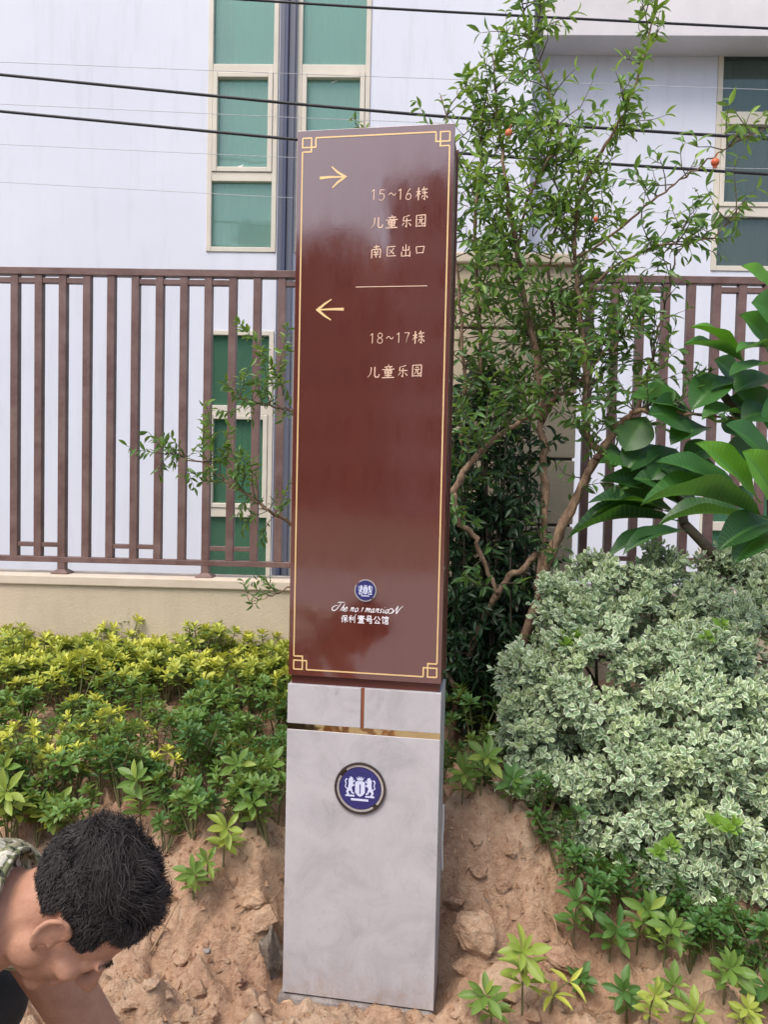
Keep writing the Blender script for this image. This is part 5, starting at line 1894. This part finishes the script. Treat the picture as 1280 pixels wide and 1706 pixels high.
FL = [
    ((1282, 864), (1068, 842), 2.75, 2.55, 62, 'm', (0.15, -0.15, 1)), ((1262, 842), (1092, 770), 2.8, 2.6, 66, 's', (0.35, -0.5, 0.9)), ((1268, 838), (1158, 738), 2.78, 2.62, 58, 'b', (0.6, -0.8, 0.6)),
    ((1300, 845), (1236, 752), 2.75, 2.62, 72, 'b', (0.3, -1, 0.35)), ((1300, 790), (1208, 708), 2.9, 2.75, 70, 's', (0.2, -0.7, 0.7)), ((1290, 868), (1196, 918), 2.8, 2.65, 60, 'd', (0, -0.6, 0.9)),
    ((1295, 880), (1222, 940), 2.8, 2.65, 60, 'd', (0, -0.6, 0.9)), ((1275, 866), (1095, 878), 2.9, 2.95, 40, 'd', (0, -0.3, 1)), ((1300, 500), (1236, 444), 3.05, 2.95, 46, 'b', (0.5, -0.8, 0.5)),
    ((1310, 545), (1252, 505), 3.0, 2.9, 74, 'm', (0.2, -1, 0.3)), ((1290, 600), (1232, 525), 3.05, 2.95, 66, 'm', (0.5, -0.9, 0.4)), ((1240, 602), (1150, 546), 3.05, 2.95, 42, 'b', (0.4, -0.5, 0.8)),
    ((1245, 606), (1140, 575), 3.05, 2.95, 46, 'm', (0.2, -0.25, 1)), ((1300, 582), (1228, 588), 3.0, 2.9, 40, 'm', (0, -0.2, 1)), ((1300, 606), (1216, 628), 3.0, 2.85, 42, 's', (0.2, -0.25, 1)),
    ((1300, 630), (1225, 655), 3.05, 2.95, 60, 'd', (0, -0.5, 0.9)), ((1216, 626), (1152, 684), 3.1, 3.0, 62, 'm', (-0.5, -0.9, 0.4)), ((1212, 628), (1248, 672), 3.1, 3.0, 44, 'm', (0.3, -0.8, 0.6)),
    ((1160, 690), (1050, 662), 3.15, 3.05, 56, 'm', (0.1, -0.6, 0.9)), ((1160, 712), (1080, 690), 3.15, 3.0, 80, 'd', (0.1, -0.9, 0.6)), ((1080, 690), (1042, 752), 3.2, 3.15, 62, 's', (-0.3, -0.9, 0.4)),
    ((1185, 712), (1118, 742), 3.1, 3.0, 56, 'd', (0, -0.7, 0.8)), ((1045, 760), (998, 748), 3.25, 3.2, 40, 's', (0, -0.7, 0.7)), ((1060, 785), (998, 772), 3.2, 3.1, 36, 'm', (0, -0.6, 0.8)),
    ((1115, 852), (985, 862), 3.2, 3.1, 36, 'd', (0, -0.3, 1)), ((1140, 868), (945, 898), 3.2, 3.1, 34, 'd', (0, -0.3, 1)), ((1135, 884), (1012, 932), 3.2, 3.1, 36, 'd', (0, -0.3, 1)), ((1150, 882), (1038, 925), 3.15, 3.05, 36, 'd', (0, -0.3, 1)),
    ((1140, 858), (980, 838), 3.2, 3.1, 40, 'd', (0, -0.5, 1)), ((1150, 850), (1000, 802), 3.25, 3.15, 60, 'd', (0.2, -0.7, 0.8)), ((1165, 832), (1055, 798), 3.2, 3.1, 66, 'd', (0.2, -0.8, 0.7)), ((1180, 820), (1100, 780), 3.2, 3.1, 66, 'd', (0.2, -0.8, 0.7)),
    ((1200, 700), (1250, 730), 3.1, 3.0, 50, 'd', (0, -0.8, 0.6)), ((1210, 660), (1290, 690), 3.1, 3.05, 56, 'd', (0, -0.8, 0.6)), ((1100, 740), (1040, 790), 3.25, 3.15, 60, 'd', (0, -0.8, 0.6)), ((1130, 745), (1085, 800), 3.2, 3.1, 66, 'd', (0, -0.9, 0.5)),
    ((1160, 745), (1150, 810), 3.2, 3.1, 64, 'd', (0, -0.9, 0.5)), ((1250, 645), (1185, 650), 3.1, 3.0, 40, 'd', (0, -0.4, 1)), ((1240, 690), (1170, 700), 3.05, 2.95, 46, 'm', (0, -0.5, 0.9)), ((1200, 740), (1140, 770), 3.1, 3.05, 50, 'd', (0, -0.6, 0.8)),
    ((1290, 690), (1235, 700), 3.0, 2.95, 60, 'd', (0, -0.8, 0.6)), ((1290, 640), (1310, 740), 3.0, 2.95, 70, 'm', (0, -0.9, 0.4)), ((1310, 560), (1350, 470), 3.0, 2.9, 60, 'm', (0, -0.9, 0.4)), ((1310, 860), (1390, 800), 2.75, 2.6, 66, 'm', (0, -0.9, 0.5)), ((1310, 870), (1400, 900), 2.75, 2.6, 66, 'd', (0, -0.8, 0.6)),
    ((1120, 800), (1030, 812), 3.25, 3.2, 56, 'd', (0, -0.6, 0.8)), ((1230, 640), (1190, 600), 3.15, 3.1, 50, 'd', (0, -0.9, 0.5)), ((1280, 745), (1200, 775), 3.15, 3.1, 60, 'd', (0, -0.8, 0.6)), ((1260, 720), (1215, 690), 3.2, 3.1, 60, 'd', (0, -0.8, 0.6)),
]
for a in FL:
    fleaf(*a)
g = Geo()
hub = on_ground(1.75, 3.45)
fork = W(1300, 1020, 3.3)
for a, b_, r0, r1 in ((hub, fork, 0.05, 0.045), (fork, W(1285, 870, 2.85), 0.035, 0.022), (fork, W(1140, 872, 3.2), 0.032, 0.02), (fork, W(1300, 610, 3.05), 0.036, 0.02), (W(1300, 800, 3.15), W(1200, 650, 3.12), 0.024, 0.016), (W(1140, 872, 3.2), W(1110, 760, 3.25), 0.02, 0.014)):
    P = smooth_path([a, (a + b_) / 2 + rng.normal(size=3) * 0.03, b_], 6)
    g.tube(P, np.linspace(r0, r1, len(P)), 8)
g.build('trunk', 'bark_grey', fr, fro)

# ------------------------------------------------------------------ the worker bending in from the left
random.seed(51)
rng = np.random.default_rng(51)
hU = unit([0.88, 0.05, 0.44])
hF = np.array([0.46, 0.02, -0.88])
hF = unit(hF - hU * (hF @ hU))
hR = np.cross(hF, hU)
ear_w = W(82, 1556, 1.05)
HM = np.stack([hR, hF, hU], 1)
HO = ear_w - HM @ np.array([0.078, -0.005, -0.004])
H = lambda *p_: HO + HM @ np.array(p_, float)


class Blob:
    def __init__(self):
        self.bm = bmesh.new()

    def ell(self, c, r, M=None, seg=20):
        q = bmesh.ops.create_icosphere(self.bm, subdivisions=3, radius=1.0)
        for v in q['verts']:
            p_ = np.array(v.co) * np.array(r)
            v.co = V3(np.array(c) + (M @ p_ if M is not None else p_))
        return self

    def cap(self, pts, rad):
        g = Geo()
        P = np.array(pts, float)
        if len(P) > 2:
            t0 = np.linspace(0, 1, len(P))
            P = smooth_path(P, 6)
            rad = np.interp(np.linspace(0, 1, len(P)), t0, rad)
        g.tube(P, rad, 14)
        k0 = len(self.bm.verts)
        vs2 = [self.bm.verts.new(V3(v)) for v in np.concatenate(g.v)]
        for f, m_, s2 in g.f:
            for fc in f:
                try:
                    self.bm.faces.new([vs2[i] for i in fc])
                except ValueError:
                    pass
        for p_, r in ((P[0], rad[0]), (P[-1], rad[-1])):
            self.ell(p_, (r, r, r))
        return self

    def finish(self, name, mat, voxel, parent, origin, smooth=8, fac=0.5):
        me = bpy.data.meshes.new(name)
        self.bm.to_mesh(me)
        self.bm.free()
        o = bpy.data.objects.new(name, me)
        COL.objects.link(o)
        m = o.modifiers.new('r', 'REMESH')
        m.mode = 'VOXEL'
        m.voxel_size = voxel
        m = o.modifiers.new('s', 'SMOOTH')
        m.iterations = smooth
        m.factor = fac
        dg = bpy.context.evaluated_depsgraph_get()
        me2 = bpy.data.meshes.new_from_object(o.evaluated_get(dg))
        bpy.data.objects.remove(o)
        me2.transform(Matrix.Translation(-V3(origin)))
        me2.name = name
        me2.materials.clear()
        me2.materials.append(MATS[mat])
        o = bpy.data.objects.new(name, me2)
        COL.objects.link(o)
        o.parent = parent
        smoothed(o)
        return o


person = thing('person', (-1.0, 1.12, 0.0), 'dark haired person in a camouflage shirt bending down at the lower left', 'person')
pro = tuple(person.location)
B = Blob()
for c_, r in (((0, -0.012, 0.045), (0.074, 0.094, 0.078)), ((0, 0.035, 0.030), (0.062, 0.056, 0.056)), ((0, 0.040, -0.030), (0.056, 0.050, 0.062)), ((0, 0.030, -0.075), (0.048, 0.046, 0.036)), ((0, 0.070, -0.100), (0.022, 0.02, 0.018)),
              ((0.028, 0.084, 0.018), (0.026, 0.012, 0.010)), ((-0.028, 0.084, 0.018), (0.026, 0.012, 0.010)), ((0.045, 0.062, -0.022), (0.020, 0.022, 0.018)), ((-0.045, 0.062, -0.022), (0.020, 0.022, 0.018)),
              ((0.031, 0.074, -0.002), (0.017, 0.014, 0.011)), ((-0.031, 0.074, -0.002), (0.017, 0.014, 0.011)), ((0, 0.088, -0.062), (0.024, 0.010, 0.007)), ((0, 0.086, -0.074), (0.022, 0.011, 0.008)), ((0.05, 0.01, -0.055), (0.018, 0.03, 0.035)), ((-0.05, 0.01, -0.055), (0.018, 0.03, 0.035))):
    B.ell(H(*c_), r, HM)
B.cap([H(0, 0.088, 0.012), H(0, 0.104, -0.012), H(0, 0.116, -0.032)], [0.008, 0.010, 0.014])
for sx_ in (-1, 1):
    B.ell(H(sx_ * 0.012, 0.102, -0.034), (0.010, 0.011, 0.009), HM)
    A = [H(sx_ * x, y, z) for x, y, z in ((0.070, 0.012, -0.004), (0.080, 0.010, 0.020), (0.088, -0.008, 0.030), (0.092, -0.024, 0.018), (0.090, -0.024, -0.004), (0.084, -0.012, -0.024), (0.076, 0.004, -0.034))]
    B.cap(A, [0.0045, 0.005, 0.0055, 0.0055, 0.005, 0.006, 0.006])
    B.ell(H(sx_ * 0.078, -0.008, -0.004), (0.007, 0.016, 0.026), HM)
    B.ell(H(sx_ * 0.079, 0.010, -0.010), (0.006, 0.005, 0.007), HM)
NB = H(0, -0.055, -0.105)
B.cap([H(0, -0.022, -0.03), H(0, -0.030, -0.09), NB], [0.056, 0.054, 0.060])
chest = NB + np.array([-0.17, 0.03, -0.05])
belly = NB + np.array([-0.36, 0.05, -0.17])
pelv = NB + np.array([-0.50, 0.07, -0.34])
B.cap([NB + [-0.03, 0, -0.02], chest, belly, pelv], [0.09, 0.135, 0.125, 0.12])
shR, shL = NB + np.array([-0.11, -0.17, -0.07]), NB + np.array([-0.09, 0.18, -0.07])
B.cap([shR, chest, shL], [0.065, 0.10, 0.065])
elL, haL = W(196, 1790, 1.33), W(330, 1960, 1.55)
elR, haR = NB + np.array([0.0, -0.27, -0.34]), NB + np.array([0.22, -0.12, -0.50])
for sh, el, ha in ((shL, elL, haL), (shR, elR, haR)):
    B.cap([sh, (sh * 0.5 + el * 0.5), el, el * 0.45 + ha * 0.55, ha], [0.058, 0.052, 0.043, 0.040, 0.028])
    d = unit(ha - el)
    side = unit(np.cross(d, [0, 0, 1.0]))
    dn = np.cross(side, d)
    palm = ha + d * 0.05
    B.ell(palm, (0.045, 0.040, 0.018), np.stack([d, side, dn], 1))
    for k_, (off, ln) in enumerate(((-0.030, 0.066), (-0.010, 0.078), (0.010, 0.074), (0.030, 0.058))):
        a = palm + d * 0.035 + side * off
        B.cap([a, a + d * ln * 0.45 - dn * 0.008, a + d * ln * 0.75 - dn * 0.026, a + d * ln * 0.85 - dn * 0.044], [0.0095, 0.009, 0.0085, 0.0075])
    a = palm - d * 0.02 - side * 0.035
    B.cap([a, a + d * 0.025 - side * 0.022 - dn * 0.01, a + d * 0.05 - side * 0.026 - dn * 0.022], [0.013, 0.011, 0.0085])
hip = [pelv + np.array([0, s2 * 0.09, -0.02]) for s2 in (-1, 1)]
knee = [pelv + np.array([0.36, s2 * 0.16, 0.02]) for s2 in (-1, 1)]
ank = [np.array([knee[i][0] - 0.20, knee[i][1] - 0.02, 0.09]) for i in (0, 1)]
for i in (0, 1):
    B.cap([hip[i], (hip[i] + knee[i]) / 2, knee[i]], [0.085, 0.075, 0.055])
    B.cap([knee[i], (knee[i] * 0.6 + ank[i] * 0.4) + np.array([-0.02, 0, 0]), ank[i]], [0.052, 0.052, 0.036])
body = B.finish('body', 'skin', 0.0046, person, pro, 9)
# clothes
S = Blob()
S.cap([NB + [-0.045, 0.0, -0.015], chest, belly, pelv + [0, 0, 0.0]], [0.098, 0.150, 0.140, 0.132])
S.cap([shR, chest + [0.02, 0, 0.02], shL], [0.078, 0.112, 0.078])
for sh, el in ((shL, elL), (shR, elR)):
    S.cap([sh, sh * 0.78 + el * 0.22], [0.074, 0.068])
nd = unit(H(0, -0.03, -0.06) - NB)
na_ = unit(np.cross(nd, [0, 1.0, 0]))
nb2 = np.cross(nd, na_)
S.cap([NB + nd * 0.014 + (na_ * math.cos(a) + nb2 * math.sin(a)) * 0.076 for a in np.linspace(0, 2 * math.pi, 22)], [0.013] * 22)
shirt = S.finish('shirt', 'camouflage', 0.007, person, pro, 5)
g = Geo()
g.tube([NB + nd * 0.026 + (na_ * math.cos(a) + nb2 * math.sin(a)) * 0.077 for a in np.linspace(0, 2 * math.pi, 40)], 0.0055, 6)
g.build('collar_piping', 'camouflage', person, pro)
T = Blob()
T.cap([pelv + [0.02, -0.05, 0.02], pelv + [0.02, 0.05, 0.02]], [0.135, 0.135])
for i in (0, 1):
    T.cap([hip[i], (hip[i] + knee[i]) / 2, knee[i]], [0.108, 0.092, 0.072])
    T.cap([knee[i], (knee[i] * 0.6 + ank[i] * 0.4) + np.array([-0.02, 0, 0]), ank[i] + [0, 0, 0.02]], [0.070, 0.068, 0.052])
T.finish('trousers', 'trousers_dark', 0.010, person, pro, 5)
for i in (0, 1):
    Sh = Blob()
    Sh.cap([ank[i] + [-0.04, 0, -0.055], ank[i] + [0.06, 0, -0.055], ank[i] + [0.16, 0, -0.065]], [0.042, 0.045, 0.034])
    Sh.cap([ank[i], ank[i] + [0, 0, -0.04]], [0.046, 0.046])
    Sh.finish('shoe', 'shoe_dark', 0.008, person, pro, 4)
for sx_ in (-1, 1):
    g = Geo()
    VV, FF = [], []
    for i in range(90):
        t_ = random.random()
        p_ = np.array([sx_ * (0.014 + 0.034 * t_), 0.094 - 0.016 * t_ * t_, 0.021 + 0.006 * math.sin(t_ * 3)]) + rng.normal(size=3) * [0.001, 0.0015, 0.002]
        d = np.array([sx_ * 0.010, 0.001, 0.002])
        k0 = len(VV)
        VV += [p_ - [0, 0, 0.0006], p_ + [0, 0, 0.0006], p_ + d]
        FF.append((k0, k0 + 1, k0 + 2))
    g.add(HO + np.array(VV) @ HM.T, FF)
    g.build('eyebrow', 'hair_black', person, pro, kind='stuff')
# hair: a dark undercoat and many separate locks
hc, hr = np.array([0, -0.012, 0.045]), np.array([0.077, 0.097, 0.081])


def hairline(u):
    """True where hair grows; u = unit direction from the skull centre, head frame"""
    p_ = hc + hr * u
    x, y, z = abs(p_[0]), p_[1], p_[2]
    if y > 0.045:
        return z > 0.062 - 0.10 * max(0, x - 0.035)
    if y > 0.014:
        return z > (0.012 if x > 0.05 else 0.04)
    if y > -0.030:
        return z > 0.026
    return z > -0.035 - 0.10 * (y + 0.03) * 0


g = Geo()
bm = bmesh.new()
bmesh.ops.create_icosphere(bm, subdivisions=6, radius=1.0)
kill = [v for v in bm.verts if not hairline(np.array(v.co))]
bmesh.ops.delete(bm, geom=kill, context='VERTS')
for v in bm.verts:
    u = np.array(v.co)
    n_ = float(fbm(np.array([u[0] * 6 + u[2] * 3]), np.array([u[1] * 6 - u[2] * 2]), 3, 1.5)[0])
    v.co = V3(H(*(hc + hr * u * (1.02 + 0.05 * n_ + 0.05 * max(0, u[2])))))
g.bm(bm, smooth=True)
hair = g.build('hair', 'hair_under', person, pro)
g = Geo()
crown_pt = np.array([0.0, -0.45, 0.89])
n = 0
NH = 26000
VV, FF = [], []
U = rand_unit(NH * 3)
clump = rand_unit(420)
cdir = rand_unit(420)
for u in U:
    if n >= NH:
        break
    if not hairline(u):
        continue
    n += 1
    p_ = hc + hr * u * 1.02
    top = float(sstep(0.25, 0.75, u[2]))
    flow = unit((u - crown_pt) - u * ((u - crown_pt) @ u))
    kc = int(np.argmax(clump @ u))
    tdir = cdir[kc] - u * (cdir[kc] @ u)
    ln = (0.012 + 0.034 * top) * random.uniform(0.45, 1.25)
    d = unit(u * (0.22 + 0.30 * top) + flow * 0.7 + tdir * (0.25 + 0.8 * top) + (clump[kc] - u) * 1.2 * top + 0.22 * rng.normal(size=3) + np.array([0, 0.2 * top, 0]))
    s2 = unit(np.cross(d, u + 0.4 * rng.normal(size=3)))
    wdt = 0.0006 * random.uniform(0.7, 1.4)
    b1 = unit(np.cross(d, cdir[kc] + 0.3 * rng.normal(size=3)))
    k0 = len(VV)
    for t_, w_ in ((0, 1.0), (0.35, 1.0), (0.7, 0.8), (1.0, 0.25)):
        q_ = p_ + d * ln * t_ + b1 * ln * 0.22 * math.sin(t_ * 3.6) - u * ln * 0.42 * t_ * t_
        VV += [q_ - s2 * wdt * w_, q_ + s2 * wdt * w_]
    FF += [(k0 + 2 * m_, k0 + 2 * m_ + 1, k0 + 2 * m_ + 3, k0 + 2 * m_ + 2) for m_ in range(3)]
VV = HO + np.array(VV) @ HM.T
g.add(VV, np.array(FF, int), smooth=True)
g.build('hair_lock', 'hair_black', person, pro, kind='stuff')

# ------------------------------------------------------------------ apartment blocks behind the camera (they show as reflections in the sign and the panes)
def apartment(x0, x1, y, h, mat, label, cols, floors):
    b = thing('apartment_block', ((x0 + x1) / 2, y, -0.15), label, 'building')
    o = tuple(b.location)
    g = Geo()
    g.box((x0, y - 12, -0.15), (x1, y, h))
    g.build('wall', mat, b, o)
    g = Geo()
    g.box((x0 - 0.3, y - 12.3, h), (x1 + 0.3, y + 0.3, h + 0.9))
    g.build('roof', 'apartment_wall_pale', b, o)
    wm = None
    fw, fh = (x1 - x0) / cols, h / floors
    g = Geo()
    g.box((-fw * 0.3, 0, 0), (fw * 0.3, 0.06, fh * 0.55))
    for i in range(cols):
        for j in range(floors):
            if wm is None:
                w_ = g.build('window', 'apartment_glass', b)
                wm = w_.data
            else:
                w_ = inst('window', wm, b)
            w_.location = (x0 + fw * (i + 0.5) - o[0], 0.0, fh * j + fh * 0.25 + 0.15)


apartment(-12.2, -3.0, -40, 18.4, 'apartment_wall_pale', 'pale apartment block reflected at the upper right of the sign', 5, 6)
apartment(-32, -15.0, -42, 16.2, 'apartment_wall', 'red brown apartment block reflected at the left of the sign', 8, 5)
apartment(-14.9, -12.3, -41, 13.4, 'apartment_wall', 'narrow red brown block reflected between the two wider ones on the sign', 1, 4)
